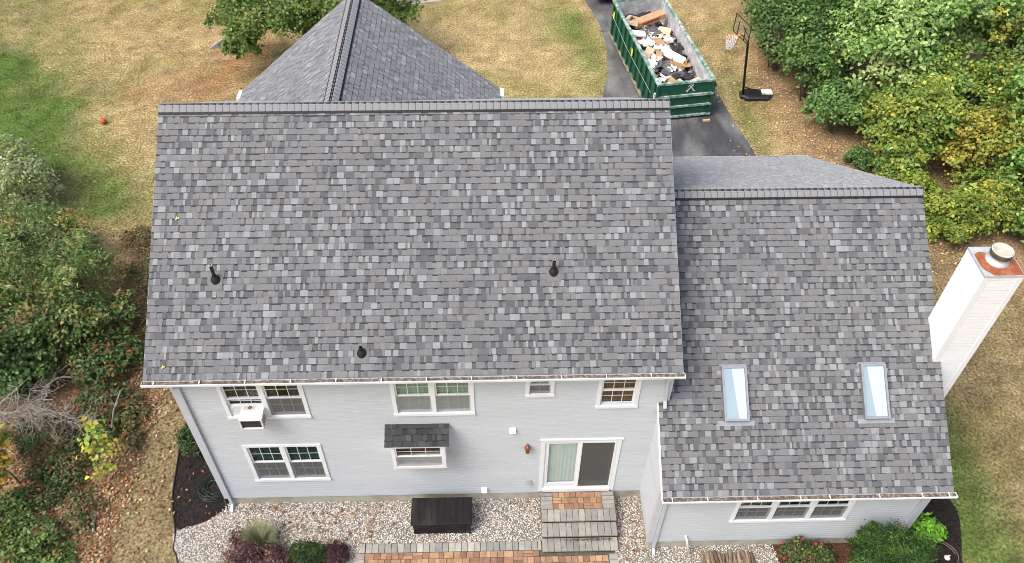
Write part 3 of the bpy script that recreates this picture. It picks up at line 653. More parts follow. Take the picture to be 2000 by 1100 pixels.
# sliding door
dx0, dx1, dz0, dz1 = DOOR; d = MB()
d.box(dx0, dx0+.10, -.05, .02, dz0, dz1); d.box(dx1-.10, dx1, -.05, .02, dz0, dz1); d.box(dx0+.10, dx1-.10, -.05, .02, dz1-.10, dz1)
d.box(dx0+.10, dx1-.10, -.075, .02, dz0, dz0+.14)
door = d.build('sliding_door', 'trim', house)
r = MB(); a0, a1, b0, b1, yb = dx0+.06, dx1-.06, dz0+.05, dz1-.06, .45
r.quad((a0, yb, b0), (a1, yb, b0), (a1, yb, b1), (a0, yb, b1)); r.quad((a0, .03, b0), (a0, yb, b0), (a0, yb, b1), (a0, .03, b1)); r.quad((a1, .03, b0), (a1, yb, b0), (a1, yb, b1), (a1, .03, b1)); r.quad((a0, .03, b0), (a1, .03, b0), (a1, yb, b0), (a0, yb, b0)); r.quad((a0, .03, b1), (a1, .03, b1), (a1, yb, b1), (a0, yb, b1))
r.build('unlit_room_box', 'dark_room', door)  # near-black box painted as the unlit room behind the door
xm = 8.90; zb0, zt0 = dz0+.14, dz1-.10
def panel(xa, xb, y, st, rb, nm, m):
    s = MB(); s.box(xa, xa+st, y-.018, y+.018, zb0, zt0); s.box(xb-st, xb, y-.018, y+.018, zb0, zt0); s.box(xa+st, xb-st, y-.017, y+.018, zb0, zb0+rb); s.box(xa+st, xb-st, y-.017, y+.018, zt0-st, zt0)
    p = s.build(nm, m, door); return p
panel(dx0+.10, xm+.03, -.006, .10, .22, 'door_panel', 'vinyl'); MB().quad((dx0+.2, 0, zb0+.2), (xm-.07, 0, zb0+.2), (xm-.07, 0, zt0-.09), (dx0+.2, 0, zt0-.09)).build('pane', 'glass', door)
panel(xm-.03, dx1-.10, .032, .09, .18, 'door_panel', 'vinyl'); MB().quad((xm+.06, .034, zb0+.16), (dx1-.19, .034, zb0+.16), (dx1-.19, .034, zt0-.08), (xm+.06, .034, zt0-.08)).build('pane', 'glass', door)
panel(xm-.005, dx1-.105, -.034, .045, .07, 'screen_frame', 'bracket'); MB().quad((xm+.04, -.034, zb0+.06), (dx1-.15, -.034, zb0+.06), (dx1-.15, -.034, zt0-.04), (xm+.04, -.034, zt0-.04)).build('insect_screen', 'screen_dark', door)
curtain(door, dx0+.11, xm, zb0, zt0, .045, 'curtain_pale', .003, 11)
MB().tube([(dx0+.15, -.03, 1.45), (dx0+.15, -.065, 1.48), (dx0+.15, -.065, 1.66), (dx0+.15, -.03, 1.69)], .012, 6).build('door_handle', 'trim', door)
board('head_flashing', dx0-.03, dx1+.03, -.07, -.002, dz1, dz1+.03, 'trim', door)

# small fittings on the wall
lt = MB(); lt.box(7.54, 7.72, -.02, -.001, 2.53, 2.73); lto = lt.build('wall_lantern', 'trim', house)
MB().lathe((7.63, -.11, 2.42), [(.0, 0), (.05, .0), (.055, .03), (.045, .05), (.062, .16), (.075, .20), (.03, .26), (0, .27)], 10).build('lantern_body', 'copper', lto, smooth=True)
MB().tube([(7.63, -.02, 2.64), (7.63, -.08, 2.70), (7.63, -.11, 2.66)], .014, 6).build('lantern_arm', 'copper', lto)
def hood(x, z, w, h, dep, m='trim', nm='wall_vent'):
    b = MB(); b.add([(x-w/2, -.001, z-h/2), (x+w/2, -.001, z-h/2), (x+w/2, -.001, z+h/2), (x-w/2, -.001, z+h/2), (x-w/2, -dep, z-h/2), (x+w/2, -dep, z-h/2), (x+w/2, -dep*.6, z+h/2), (x-w/2, -dep*.6, z+h/2)],
                   [(0, 1, 5, 4), (1, 2, 6, 5), (2, 3, 7, 6), (3, 0, 4, 7), (4, 5, 6, 7)])
    b.box(x-w*.62, x+w*.62, -.022, -.001, z-h*.62, z+h*.62); return b.build(nm, m, house)
hood(7.27, 3.29, .15, .15, .10); hood(6.57, .60, .15, .13, .12); hood(7.69, .90, .14, .15, .09, 'foundation', 'outlet_cover')

# ---- vent pipes on the roof
def roof_at(x, y): return RZ-(RY-y)*(RZ-EZ)/(RY-EY)
ms = (RZ-EZ)/(RY-EY); mu = Vector((0, 1, ms)).normalized(); mn = Vector((0, -ms, 1)).normalized()
for (x, y, h, top) in ((1.02, 1.50, .30, True), (8.16, 1.56, .25, True), (4.11, .17, .06, False)):
    z = roof_at(x, y); c = Vector((x, y, z))
    mb = MB(); mb.obox(c+mn*.014+mu*-.05, (.15, 0, 0), mu*.16, mn*.003); v = mb.build('vent_pipe', 'deck', house, label='black vent pipe in a rubber boot on the shingles')
    MB().lathe(c, [(.10, -.06), (.10, .03), (.088, .05), (.078, .085), (.056, .11), (.044, .14)], 16).build('rubber_boot', 'black_rubber', v, smooth=True)
    MB().lathe(c, [(.036, -.02), (.036, .15+h), (.026, .15+h), (.026, .05+h)], 14).build('pipe', 'black_rubber', v, smooth=False)
    if top: MB().lathe(c, [(.0365, .135+h), (.038, .152+h), (.027, .153+h), (.0255, .12+h)], 14).build('pipe_rim', 'galv', v)

# ---- skylights
wsl = (WRZ-WEZ)/(WRY-WEY); wu = Vector((0, 1, wsl)).normalized(); wnn = Vector((0, -wsl, 1)).normalized()
for i, (x0, x1) in enumerate(((11.95, 12.50), (15.09, 15.645))):
    c = Vector(((x0+x1)/2, .095, wz(.095))); hw_, hl = (x1-x0)/2, .60; X = Vector((1, 0, 0))
    sb = MB()
    for sgn in (-1, 1):
        sb.obox(c+X*sgn*(hw_-.02)+wnn*.06, X*.02, wu*hl, wnn*.06); sb.obox(c+wu*sgn*(hl-.02)+wnn*.06, X*(hw_-.04), wu*.02, wnn*.058)
    s = sb.build('skylight', 'skyframe', house)
    lp = MB()
    for sgn in (-1, 1):
        lp.obox(c+X*sgn*(hw_-.015)+wnn*.127, X*.020, wu*(hl+.008), wnn*.006); lp.obox(c+wu*sgn*(hl-.015)+wnn*.1265, X*(hw_-.035), wu*.020, wnn*.006)
    lp.build('skylight_frame', 'flashing', s)
    G = lambda a, b, h: c+X*a+wu*b+wnn*h
    iw, il = hw_-.042, hl-.042
    MB().quad(G(-iw-.01, -il-.01, .122), G(iw+.01, -il-.01, .122), G(iw+.01, il+.01, .122), G(-iw-.01, il+.01, .122)).build('pane', 'skyglass', s)
    k0, k1 = (-.05, .06) if i == 0 else (-.13, -.02)
    MB().quad(G(-iw, -il, .112), G(k1, -il, .088), G(k0, il, .088), G(-iw, il, .112)).build('shaft_side', 'shaft_shaded', s)  # left facet, shade of the shaft wall painted into its colour
    MB().quad(G(k1, -il, .088), G(iw, -il, .092), G(iw, il, .092), G(k0, il, .088)).build('shaft_back', 'shaft_lit', s)
    for fc_, fa, fb_ in ((G(0, -hl-.055, .016), hw_+.14, .055), (G(-hw_-.045, hl-.13, .016), .045, .045), (G(hw_+.045, hl-.13, .016), .045, .045), (G(0, hl+.03, .017), hw_+.03, .022)):
        MB().obox(fc_, X*fa, wu*fb_, wnn*.003).build('flashing', 'flashing', s)

# ---- chimney
CX0, CX1, CY0, CY1, CZ = 16.825, 17.56, .66, 1.42, 7.50
ch = MB(); ch.box(CX0, CX1, CY0, CY1, 0, CZ-.002); chim = ch.build('chimney', 'chimney_vinyl', house)
def siding2(name, org, u, nrm, poly, par):
    o = siding(name, org, u, nrm, poly, m='chimney_vinyl'); o.parent = par; return o
siding2('siding', (0, CY0, 0), (1, 0, 0), (0, -1, 0), [(CX0, .1), (CX1, .1), (CX1, CZ), (CX0, CZ)], chim)
siding2('siding', (CX0, 0, 0), (0, 1, 0), (-1, 0, 0), [(CY0, 4.6), (CY1, 4.6), (CY1, CZ), (CY0, CZ)], chim)
siding2('siding', (CX1, 0, 0), (0, 1, 0), (1, 0, 0), [(CY0, .1), (CY1, .1), (CY1, CZ), (CY0, CZ)], chim)
siding2('siding', (0, CY1, 0), (1, 0, 0), (0, 1, 0), [(CX0, .1), (CX1, .1), (CX1, CZ), (CX0, CZ)], chim)
for x, y in ((CX0, CY0), (CX1, CY0), (CX0, CY1), (CX1, CY1)):
    sx = 1 if x == CX0 else -1; sy = 1 if y == CY0 else -1; b = MB()
    z0c = .1 if x == CX1 else (wz(y)-.05)
    b.box(min(x-sx*.042, x+sx*.07), max(x-sx*.042, x+sx*.07), min(y-sy*.042, y-sy*.001), max(y-sy*.042, y-sy*.001), z0c, CZ)
    b.box(min(x-sx*.042, x-sx*.001), max(x-sx*.042, x-sx*.001), min(y-sy*.001, y+sy*.07), max(y-sy*.001, y+sy*.07), z0c, CZ)
    b.build('corner_post', 'chimney_vinyl', chim)
cp = MB(); o_ = .045
cp.box(CX0-o_, CX1+o_, CY0-o_, CY1+o_, CZ, CZ+.05); cpo = cp.build('chase_cap', 'galv', chim)
ru = MB(); cxm, cym = (CX0+CX1)/2+.02, (CY0+CY1)/2
pts = [(CX0-.015, CY1-.18), (CX0-.02, CY0+.22), (CX0+.05, CY0+.10), (CX0+.16, CY0-.03), (CX1+.03, CY0-.03), (CX1+.03, CY1-.05), (CX1-.1, CY1+.02), (CX1-.22, CY1-.12), (cxm-.05, CY1-.16), (CX0+.12, CY1-.10)]
bm = bmesh.new(); vv = [bm.verts.new((x, y, CZ+.054)) for x, y in pts]; ff = bm.faces.new(vv); bmesh.ops.triangulate(bm, faces=[ff]); me = bpy.data.meshes.new('rust_patch'); bm.to_mesh(me); bm.free(); me.materials.append(MATS['rust'])
link(bpy.data.objects.new('rust_patch', me), cpo)
fc = (cxm+.0, cym+.02, CZ+.05)
MB().lathe(fc, [(.235, .0), (.24, .025), (.20, .05), (.175, .12), (.165, .17)], 24).build('flue_collar', 'galv', chim, smooth=True)
MB().lathe(fc, [(.17, .16), (.215, .17), (.225, .27), (.215, .29)], 24).build('flue_band', 'flue_band', chim, smooth=False)
MB().lathe(fc, [(.216, .285), (.222, .30), (.20, .315), (.19, .30), (.12, .27), (.0, .265)], 24).build('flue_top', 'flue_top', chim, smooth=False)

# ------------------------------------------------------------------ steps, patio
TAN = [(.34, .21, .125), (.30, .18, .11), (.265, .152, .098), (.37, .24, .145), (.22, .13, .09), (.31, .19, .12)]
PGREY = [(.30, .288, .255), (.27, .26, .235), (.32, .306, .27), (.24, .232, .212), (.285, .274, .252)]
steps = thing('entry_steps', 'grey paver steps with a tan brick landing below the sliding door', 'steps', (8.9, -.8, 0))
rsx = random.Random(21)
def rsc(c):
    k = rsx.uniform(.85, 1.15); return tuple(q*k for q in c)
def paver(par, x0, x1, y0, y1, z0, z1, pal, g=.004):
    j = rsx.uniform(.82, 1.16); c = tuple(q*j for q in rsx.choice(pal)); dz = rsx.uniform(-.003, .003)
    return MB().cbox(x0+g, x1-g, y0+g, y1-g, z0, z1+dz, .006, c).build('paver', 'paver', par)
sx0, sx1 = 8.0, 9.87
bs = MB(); bs.box(sx0+.025, sx1-.025, -.84, -.09, .0, .395); bs.box(sx0+.02, sx1-.02, -1.18, -.84, 0, .245); bs.box(sx0+.015, sx1-.015, -1.50, -1.18, 0, .095); bs.build('riser', 'riser', steps)
lz = .455
for i in range(4): paver(steps, sx0, sx0+.30, -.085-.117*(i+1), -.085-.117*i, .40, lz, PGREY); paver(steps, sx1-.32, sx1, -.085-.117*(i+1), -.085-.117*i, .40, lz, PGREY)
n = 12
for i in range(n): paver(steps, sx0+(sx1-sx0)*i/n, sx0+(sx1-sx0)*(i+1)/n, -.88, -.556, .40, lz, PGREY)
# tan running field: mixed widths
def field(par, x0, x1, y0, y1, rowh, z0, z1, pal, ws=(.12, .16, .16, .24)):
    y = y1
    while y > y0+.02:
        ya = max(y-rowh, y0); x = x0+0.
        if y-ya < .03: break
        first = True
        while x < x1-.01:
            w = rsx.choice(ws)*(rsx.uniform(.55, 1) if first else 1); first = False
            if x1-(x+w) < .07: w = x1-x
            if rowh > .14 and w > .2 and rsx.random() < .3:
                ym = (y+ya)/2; paver(par, x, x+w, ym, y, z0, z1, pal); paver(par, x, x+w, ya, ym, z0, z1, pal)
            else: paver(par, x, x+w, ya, y, z0, z1, pal)
            x += w
        y = ya
field(steps, sx0+.30, sx1-.32, -.556, -.085, .157, .40, lz, TAN)
for zt, ya, yb in ((.305, -1.21, -.845), (.155, -1.53, -1.185)):
    x = sx0-.005
    while x < sx1+.003:
        w = rsx.choice((.14, .157, .17)); x2 = min(x+w, sx1+.005)
        if sx1+.005-x2 < .06: x2 = sx1+.005
        paver(steps, x, x2, ya, yb, zt-.055, zt, PGREY); x = x2
# moss along the second tread
gm = MB(); r = random.Random(4)
for i in range(420):
    x = sx0+.1+(sx1-sx0-.2)*min(1, max(0, r.betavariate(2.2, 1.4))); y = -1.215-abs(r.gauss(0, .035)); h = r.uniform(.02, .05); a = r.uniform(0, 6.28); w = .008
    gm.add([(x-w*math.cos(a), y-w*math.sin(a), .155), (x+w*math.cos(a), y+w*math.sin(a), .155), (x+r.uniform(-.02, .02), y-r.uniform(0, .03), .155+h)], [(0, 1, 2)])
tag(gm.build('moss', 'moss', steps), kind='stuff')

patio = sheet('patio', [(3.47, -1.18), (7.995, -1.19), (8.05, -1.0), (9.86, -1.0), (9.86, -2.75), (3.35, -2.75)], .016, 'joint')
x = 3.62
while x < 7.95:
    x2 = min(x+.158, 7.985); paver(patio, x, x2, -1.43, -1.185, .017, .045, [(.34, .33, .29), (.30, .295, .265), (.38, .36, .31), (.27, .265, .24)], .005); x = x2
MB().cbox(3.46, 3.60, -1.42, -1.19, .017, .045, .006, (.34, .32, .29)).build('paver', 'paver', patio)
field(patio, 3.62, 9.62, -2.72, -1.435, .165, .017, .045, TAN+[(.24, .14, .10), (.30, .19, .12)])
for i in range(8): MB().cbox(3.36, 3.61, -1.43-.16*(i+1)+.004, -1.43-.16*i-.004, .017, .045, .006, rsc((.33, .30, .27))).build('paver', 'paver', patio)
# the pavers that would sit inside the steps are dropped
for o in list(patio.children):
    bb = [Vector(c) for c in o.bound_box]; cx_ = sum(b.x for b in bb)/8; cy_ = sum(b.y for b in bb)/8
    if cx_ > 7.98 and cy_ > -1.53: bpy.data.objects.remove(o)
for i in range(7): MB().cbox(9.64, 9.86, -1.56-.165*(i+1)+.004, -1.56-.165*i-.004, .017, .045, .006, rsc((.30, .29, .26))).build('paver', 'paver', patio)

# ------------------------------------------------------------------ deck box
db = thing('deck_box', 'black plastic storage deck box on the gravel under the box window', 'storage box', (5.51, -.62, 0))
b = MB(); b.box(4.83, 6.19, -.93, -.29, .0, .55); b.build('body', 'bench_black', db)
for i in range(5): MB().box(4.86, 6.16, -.942, -.929, .05+i*.095, .05+i*.095+.075).build('slat', 'bench_black', db)
for x in (4.80, 6.14): MB().box(x, x+.08, -.95, -.88, .0, .55).build('corner_post', 'bench_black', db)
ld = MB(); ld.cbox(4.75, 6.27, -.985, -.25, .552, .615, .022); lid = ld.build('lid', 'bench_black', db)
for i in range(9): MB().cbox(4.80+i*.158, 4.80+i*.158+.145, -.95, -.285, .612, .622, .006).build('lid_rib', 'bench_black', lid)

# ------------------------------------------------------------------ air conditioner
ac = thing('air_conditioner', 'white window air conditioner under the raised upper left sash', 'air conditioner', (1.57, -.2, 4.03))
a = MB(); X0, X1, Y0, Y1, Z0, Z1 = 1.30, 1.80, -.40, .10, 4.035, 4.385; t = .03
a.box(X0, X1, Y0, Y1, Z1-t, Z1); a.box(X0, X0+t, Y0, Y1, Z0, Z1-t); a.box(X1-t, X1, Y0, Y1, Z0, Z1-t); a.box(X0+t, X1-t, Y0, Y1, Z0, Z0+t); a.box(X0+t, X1-t, Y0+.06, Y1-.01, Z0+t, Z1-t)
a.build('cabinet', 'ac_white', ac)
gq = MB(); gq.box(X0+t, X1-t, Y0+.035, Y0+.058, Z0+t, Z1-t); gq.build('grille', 'ac_grille', ac)
MB().box(X0+.06, X1-.20, -.13, -.02, Z1, Z1+.003).build('sticker', 'ac_label', ac); MB().box(X1-.17, X1-.05, -.27, -.25, Z1, Z1+.003).build('sticker', 'ac_label', ac)
for i in range(4): MB().box(X1, X1+.003, -.34+i*.05, -.32+i*.05, Z0+.06, Z1-.08).build('vent_slot', 'ac_grille', ac)
lf = MB(); lf.add([(1.44, -.08, 4.392), (1.50, -.12, 4.405), (1.55, -.06, 4.395), (1.49, -.02, 4.41)], [(0, 1, 2, 3)]); lf.build('dead_leaf', 'dead_leaf', label='brown dead leaf lying on the window air conditioner', cat='leaf')

# ------------------------------------------------------------------ foliage helpers
def leaves_np(C, Nrm, size, aspect, col, r, fold=.18, dirv=None):
    n = len(C)
    Nn = Nrm/np.linalg.norm(Nrm, axis=1, keepdims=True)
    d = r.normal(size=(n, 3)) if dirv is None else dirv+r.normal(size=(n, 3))*.35
    d -= Nn*np.sum(d*Nn, 1, keepdims=True); d /= np.linalg.norm(d, axis=1, keepdims=True)+1e-9
    s = np.cross(Nn, d); L = size[:, None]; W = (size*aspect)[:, None]
    V = np.empty((n, 4, 3)); V[:, 0] = C-d*L*.5; V[:, 1] = C+s*W*.5+Nn*L*fold-d*L*.08; V[:, 2] = C+d*L*.5; V[:, 3] = C-s*W*.5+Nn*L*fold-d*L*.08
    F = np.arange(n*4).reshape(n, 4)
    return V.reshape(-1, 3), F, np.repeat(col, 4, axis=0)
GAIN = 2.0
def crown_np(blobs, n, size, pal, wts, r, aspect=.62, clumps=60, spread=.17, shell=(.55, 1.02), droop=0., upb=.55, low=-.35, gain=1.):
    full = []
    for b in blobs:
        full.append((*b[:3], b[3]*.98, b[4]*.98, b[5]*.95))
        for q in range(5 if b[3] > .6 else 0):
            th, k_ = r.uniform(0, 6.28), r.uniform(.32, .5); e_ = r.uniform(.55, .85)
            full.append((b[0]+math.cos(th)*b[3]*e_, b[1]+math.sin(th)*b[4]*e_, b[2]+b[5]*r.uniform(-.45, .6), b[3]*k_, b[4]*k_, b[5]*k_))
    blobs = full
    vol = np.array([b[3]*b[4]*b[5] for b in blobs])**.67; cnt = (n*vol/vol.sum()).astype(int)
    Cs, Ns, cols = [], [], []; pal = np.array(pal)*GAIN*gain
    for b, m in zip(blobs, cnt):
        c = np.array(b[:3]); rad = np.array(b[3:6]); k = max(12, int(clumps*(vol.max() and (b[3]*b[4]*b[5])**.67/vol.max())))
        d = r.normal(size=(k, 3)); d /= np.linalg.norm(d, axis=1, keepdims=True); d[:, 2] = np.where(d[:, 2] < low, -d[:, 2], d[:, 2])
        rr = r.uniform(*shell, size=(k, 1)); cc = c+d*rad*rr
        ct = r.choice(len(pal), size=k, p=np.array(wts)/sum(wts)); cb = r.uniform(.75, 1.2, size=k)
        ix = r.integers(0, k, m); off = r.normal(size=(m, 3))*rad*spread*np.array([1, 1, .55]); P = cc[ix]+off
        P[:, 2] -= droop*np.linalg.norm(off[:, :2], axis=1)
        out = (P-c)/rad; Nn = out*.55+r.normal(size=(m, 3))*.5; Nn[:, 2] += upb
        mix = r.random(m) < .7
        col = np.where(mix[:, None], pal[ct[ix]], pal[r.choice(len(pal), size=m, p=np.array(wts)/sum(wts))])*(cb[ix]*r.uniform(.75, 1.28, m))[:, None]
        Cs.append(P); Ns.append(Nn); cols.append(col)
    C = np.concatenate(Cs); Nn = np.concatenate(Ns); col = np.concatenate(cols)
    C[:, 2] = np.maximum(C[:, 2], .03)
    sz = size*r.uniform(.6, 1.25, len(C))
    dirv = None
    if droop: dirv = np.stack([r.normal(size=len(C)), r.normal(size=len(C)), np.full(len(C), -droop)], 1)
    return leaves_np(C, Nn, sz, aspect, col, r, dirv=dirv), None
def grow(mb, p, d, L, rad, depth, r, wob=.35, kids=(2, 4), shrink=(.5, .75), col=None, up=.0, n=5):
    pts = [Vector(p)]; d = Vector(d).normalized(); seg = 5
    for i in range(seg):
        d = (d+Vector((r.gauss(0, wob), r.gauss(0, wob), r.gauss(0, wob)+up))*.45).normalized(); pts.append(pts[-1]+d*L/seg)
    mb.tube(pts, [rad*(1-.65*i/seg) for i in range(seg+1)], n, col=col)
    if depth:
        for k in range(r.randint(*kids)):
            i = r.randint(1, seg); nd = (d+Vector((r.gauss(0, .9), r.gauss(0, .9), r.gauss(0, .6)+up))).normalized()
            grow(mb, pts[i], nd, L*r.uniform(*shrink), rad*(1-.65*i/seg)*.62, depth-1, r, wob, kids, shrink, col, up, max(3, n-1))
def plant(name, label, cat, blobs, n, size, pal, wts, seed, trunk=None, group=None, barkm='bark', **kw):
    bx = np.mean([b[0] for b in blobs]); byy = np.mean([b[1] for b in blobs])
    base = trunk[0] if trunk else (bx, byy, 0)
    t = thing(name, label, cat, (base[0], base[1], 0), group); r = np.random.default_rng(seed); rr = random.Random(seed)
    mb = MB(); rad = trunk[1] if trunk else .035; htop = max(b[2] for b in blobs)
    if trunk:
        pts = [Vector((base[0], base[1], -.05)), Vector((base[0]+rr.uniform(-.1, .1), base[1]+rr.uniform(-.1, .1), htop*.35)), Vector((bx, byy, htop*.75))]
        mb.tube(pts, [rad, rad*.8, rad*.5], 8)
        for b in blobs:
            for q in range(4):
                tgt = Vector(b[:3])+Vector((rr.uniform(-.7, .7)*b[3], rr.uniform(-.7, .7)*b[4], rr.uniform(-.1, .8)*b[5])); st = pts[1].lerp(pts[2], rr.random()); md = st.lerp(tgt, .5)+Vector((rr.uniform(-.2, .2), rr.uniform(-.2, .2), rr.uniform(0, .3)))
                mb.tube([st, md, tgt], [rad*.42, rad*.28, rad*.08], 5)
    else:
        for b in blobs:
            for q in range(7):
                tgt = Vector(b[:3])+Vector((rr.uniform(-.75, .75)*b[3], rr.uniform(-.75, .75)*b[4], rr.uniform(0, .8)*b[5])); st = Vector((b[0]+rr.uniform(-.12, .12)*b[3], b[1]+rr.uniform(-.12, .12)*b[4], 0)); md = st.lerp(tgt, .5)+Vector((0, 0, .12*b[5]))
                mb.tube([st, md, tgt], [rad, rad*.6, rad*.2], 4)
    if not trunk and len(blobs) > 1:                      # creeping rootstock that joins the clumps
        mb.tube([(b[0], b[1], .02) for b in blobs], rad*.8, 4)
    mb.build('trunk' if trunk else 'stem', barkm, t)
    (V, F, c), _ = crown_np(blobs, n, size, pal, wts, r, **kw)
    mesh_np('crown' if trunk else 'foliage', V, F, 'leaf', t, tint=c)
    return t
DK = [(.038, .078, .022), (.055, .105, .03), (.078, .13, .036), (.10, .155, .05)]
MID = [(.06, .12, .025), (.09, .16, .04), (.13, .20, .055), (.17, .24, .075)]
LIME = [(.13, .18, .03), (.20, .24, .04), (.26, .27, .05), (.10, .15, .03)]
YEL = [(.24, .21, .035), (.19, .18, .035), (.29, .25, .055), (.11, .12, .03)]
RED = (.15, .05, .032)
SAGE = [(.20, .24, .12), (.28, .31, .18), (.13, .17, .06), (.34, .36, .24)]
# right-hand wood
R = 'trees and bushes along the driveway edge'
plant('bush', 'dark green bush right behind the basketball hoop', 'bush', [(18.95, 20.2, 1.6, 1.3, 1.4, 1.6), (18.9, 22.0, 1.9, 1.3, 1.3, 1.9)], 16000, .14, DK+[(.11, .16, .05)], (2, 3, 4, 3, 2), 31, gain=1.0, group=R)
plant('bush', 'dark green rounded bush on the leaf litter beyond the hoop base', 'bush', [(19.7, 17.9, 1.6, 1.3, 1.3, 1.7), (20.3, 19.3, 2.2, 1.4, 1.4, 2.0)], 14000, .15, DK+MID[1:3], (2, 4, 4, 3, 2, 1), 32, gain=1.02, group=R)
plant('bush', 'low green bush at the lawn edge lower right of the hoop base', 'bush', [(20.2, 15.6, 1.1, 1.1, 1.0, 1.2)], 7000, .15, DK+MID[1:3], (1, 3, 4, 3, 3, 2), 33, gain=1.12, group=R)
plant('maple_tree', 'tall green maple at the top edge right of the hoop', 'tree', [(20.0, 21.8, 4.0, 2.0, 1.8, 2.0), (21.6, 20.5, 4.0, 1.7, 1.7, 1.8)], 15000, .19, MID, (2, 4, 4, 2), 34, gain=1.12, trunk=((20.8, 21.2), .16), group=R)
plant('maple_tree', 'pale green maple in the middle of the wood', 'tree', [(21.7, 16.6, 2.9, 1.8, 1.7, 1.9), (23.2, 17.5, 3.8, 1.7, 1.6, 1.8), (22.3, 18.6, 3.9, 1.5, 1.5, 1.6)], 19000, .20, MID+[(.25, .30, .12)], (1, 3, 4, 4, 3), 35, gain=1.12, trunk=((22.4, 17.4), .15), group=R)
plant('maple_tree', 'broad green maple near the top right corner', 'tree', [(24.6, 20.5, 4.5, 2.2, 2.0, 2.2), (26.8, 19.0, 4.6, 2.1, 1.9, 2.1)], 17000, .20, MID, (2, 4, 4, 2), 36, gain=1.12, trunk=((25.6, 20.2), .18), group=R)
plant('bush', 'lime green bush between the pale maple and the yellow shrub', 'bush', [(22.3, 13.6, 1.8, 1.5, 1.3, 1.8), (21.6, 12.6, 1.0, .9, .9, 1.0)], 12000, .17, LIME+MID[1:3], (3, 4, 3, 3, 2, 2), 37, gain=0.98, group=R)
plant('bush', 'small lime green bush nearest the wing ridge end', 'bush', [(21.6, 11.1, .7, .75, .8, .75)], 4200, .14, LIME, (3, 4, 2, 3), 38, gain=0.9, group=R)
plant('shrub', 'sparse yellow leaved shrub with bare stems showing', 'shrub', [(24.3, 12.6, 1.7, 1.4, 1.3, 1.6)], 4800, .15, YEL+LIME[:2], (4, 3, 3, 1, 2, 1), 39, gain=0.95, group=R, clumps=70, spread=.13)
plant('shrub', 'yellow green shrub beside the chimney top', 'shrub', [(22.6, 9.6, .9, 1.0, .8, .9), (23.9, 9.9, .9, .9, .8, .9)], 8500, .14, LIME+YEL[:2]+MID[:1], (4, 4, 2, 3, 1, 1, 2), 40, gain=0.9, group=R)
plant('maple_tree', 'fresh green tree on the right picture edge', 'tree', [(26.2, 12.6, 2.6, 1.5, 1.5, 2.0), (25.6, 11.0, 1.5, 1.2, 1.1, 1.4)], 13000, .18, MID+[(.12, .22, .05)], (2, 4, 4, 2, 3), 41, gain=1.12, trunk=((26.2, 12.2), .12), group=R)
plant('bush', 'bright green bush behind the chimney flue', 'bush', [(25.3, 9.3, 1.1, 1.1, .9, 1.2)], 7000, .16, MID+[(.14, .25, .07)], (2, 4, 4, 2, 3), 42, gain=1.12, group=R)
plant('maple_tree', 'dark olive tree with yellow leaves at the right edge', 'tree', [(26.7, 15.6, 3.2, 1.8, 1.7, 2.0)], 9000, .17, DK[1:]+YEL[:2]+LIME[:1], (3, 3, 2, 2, 1, 2), 43, trunk=((26.6, 15.6), .15), group=R)
plant('maple_tree', 'green tree filling the far right corner', 'tree', [(29.3, 17.6, 4.0, 2.2, 2.0, 2.4), (30.2, 21.0, 4.5, 2.4, 2.2, 2.4)], 15000, .20, MID+DK[1:3], (2, 4, 4, 1, 2, 2), 44, gain=1.12, trunk=((29.6, 19.2), .18), group=R)
plant('bush', 'dark undergrowth bush in the shade behind the lime bush', 'bush', [(24.4, 14.8, 1.3, 1.6, 1.3, 1.3), (28.2, 13.6, 1.6, 1.6, 1.6, 1.6)], 9000, .16, DK, (3, 4, 3, 1), 45, group=R)
plant('shrub', 'small dark shrub on brown litter left of the lime bush', 'shrub', [(20.55, 13.45, .35, .5, .45, .45)], 1600, .13, DK, (2, 4, 3, 2), 46, group=R)
plant('maple_tree', 'green tree at the top edge behind the hoop bushes', 'tree', [(18.9, 24.2, 3.0, 1.5, 1.4, 1.8), (22.9, 23.4, 4.6, 2.0, 1.7, 2.0)], 12000, .19, MID, (2, 4, 4, 2), 47, gain=1.12, trunk=((20.0, 24.2), .14), group=R)
plant('bush', 'pale green bush below the pale maple, right of the low bush', 'bush', [(21.7, 14.9, 1.2, 1.1, 1.0, 1.2), (23.6, 15.9, 1.9, 1.4, 1.2, 1.5)], 10000, .17, MID+LIME[:2], (1, 3, 4, 3, 2, 2), 48, gain=1.12, group=R)
plant('bush', 'mixed green and yellow bush behind the yellow leaved shrub', 'bush', [(25.6, 14.6, 2.2, 1.4, 1.2, 1.6), (24.0, 11.1, .9, 1.1, .8, .9)], 9500, .15, LIME+MID[:3]+YEL[:1], (3, 3, 1, 3, 2, 2, 2, 1), 49, gain=1.0, group=R)
plant('maple_tree', 'green maple between the pale maple and the olive tree', 'tree', [(25.3, 17.6, 3.2, 1.6, 1.4, 1.9), (28.0, 16.2, 3.6, 1.5, 1.4, 1.8)], 13000, .18, MID+LIME[:1], (2, 4, 4, 2, 1), 50, gain=1.12, trunk=((26.4, 17.6), .14), group=R)
plant('bush', 'green bush at the right edge below the fresh green tree', 'bush', [(27.3, 10.6, 1.4, 1.3, 1.0, 1.5), (26.6, 9.0, 1.0, 1.0, .8, 1.1)], 9000, .16, MID, (2, 4, 4, 2), 53, gain=1.12, group=R)
plant('shrub', 'sprawling low lime shrub along the litter edge', 'shrub', [(21.2, 11.9, .5, .7, .6, .5), (22.3, 10.4, .6, .8, .6, .6), (21.9, 9.6, .35, .5, .45, .4)], 5200, .13, LIME+MID[:2], (3, 4, 2, 3, 2, 2), 54, gain=0.95, group=R)
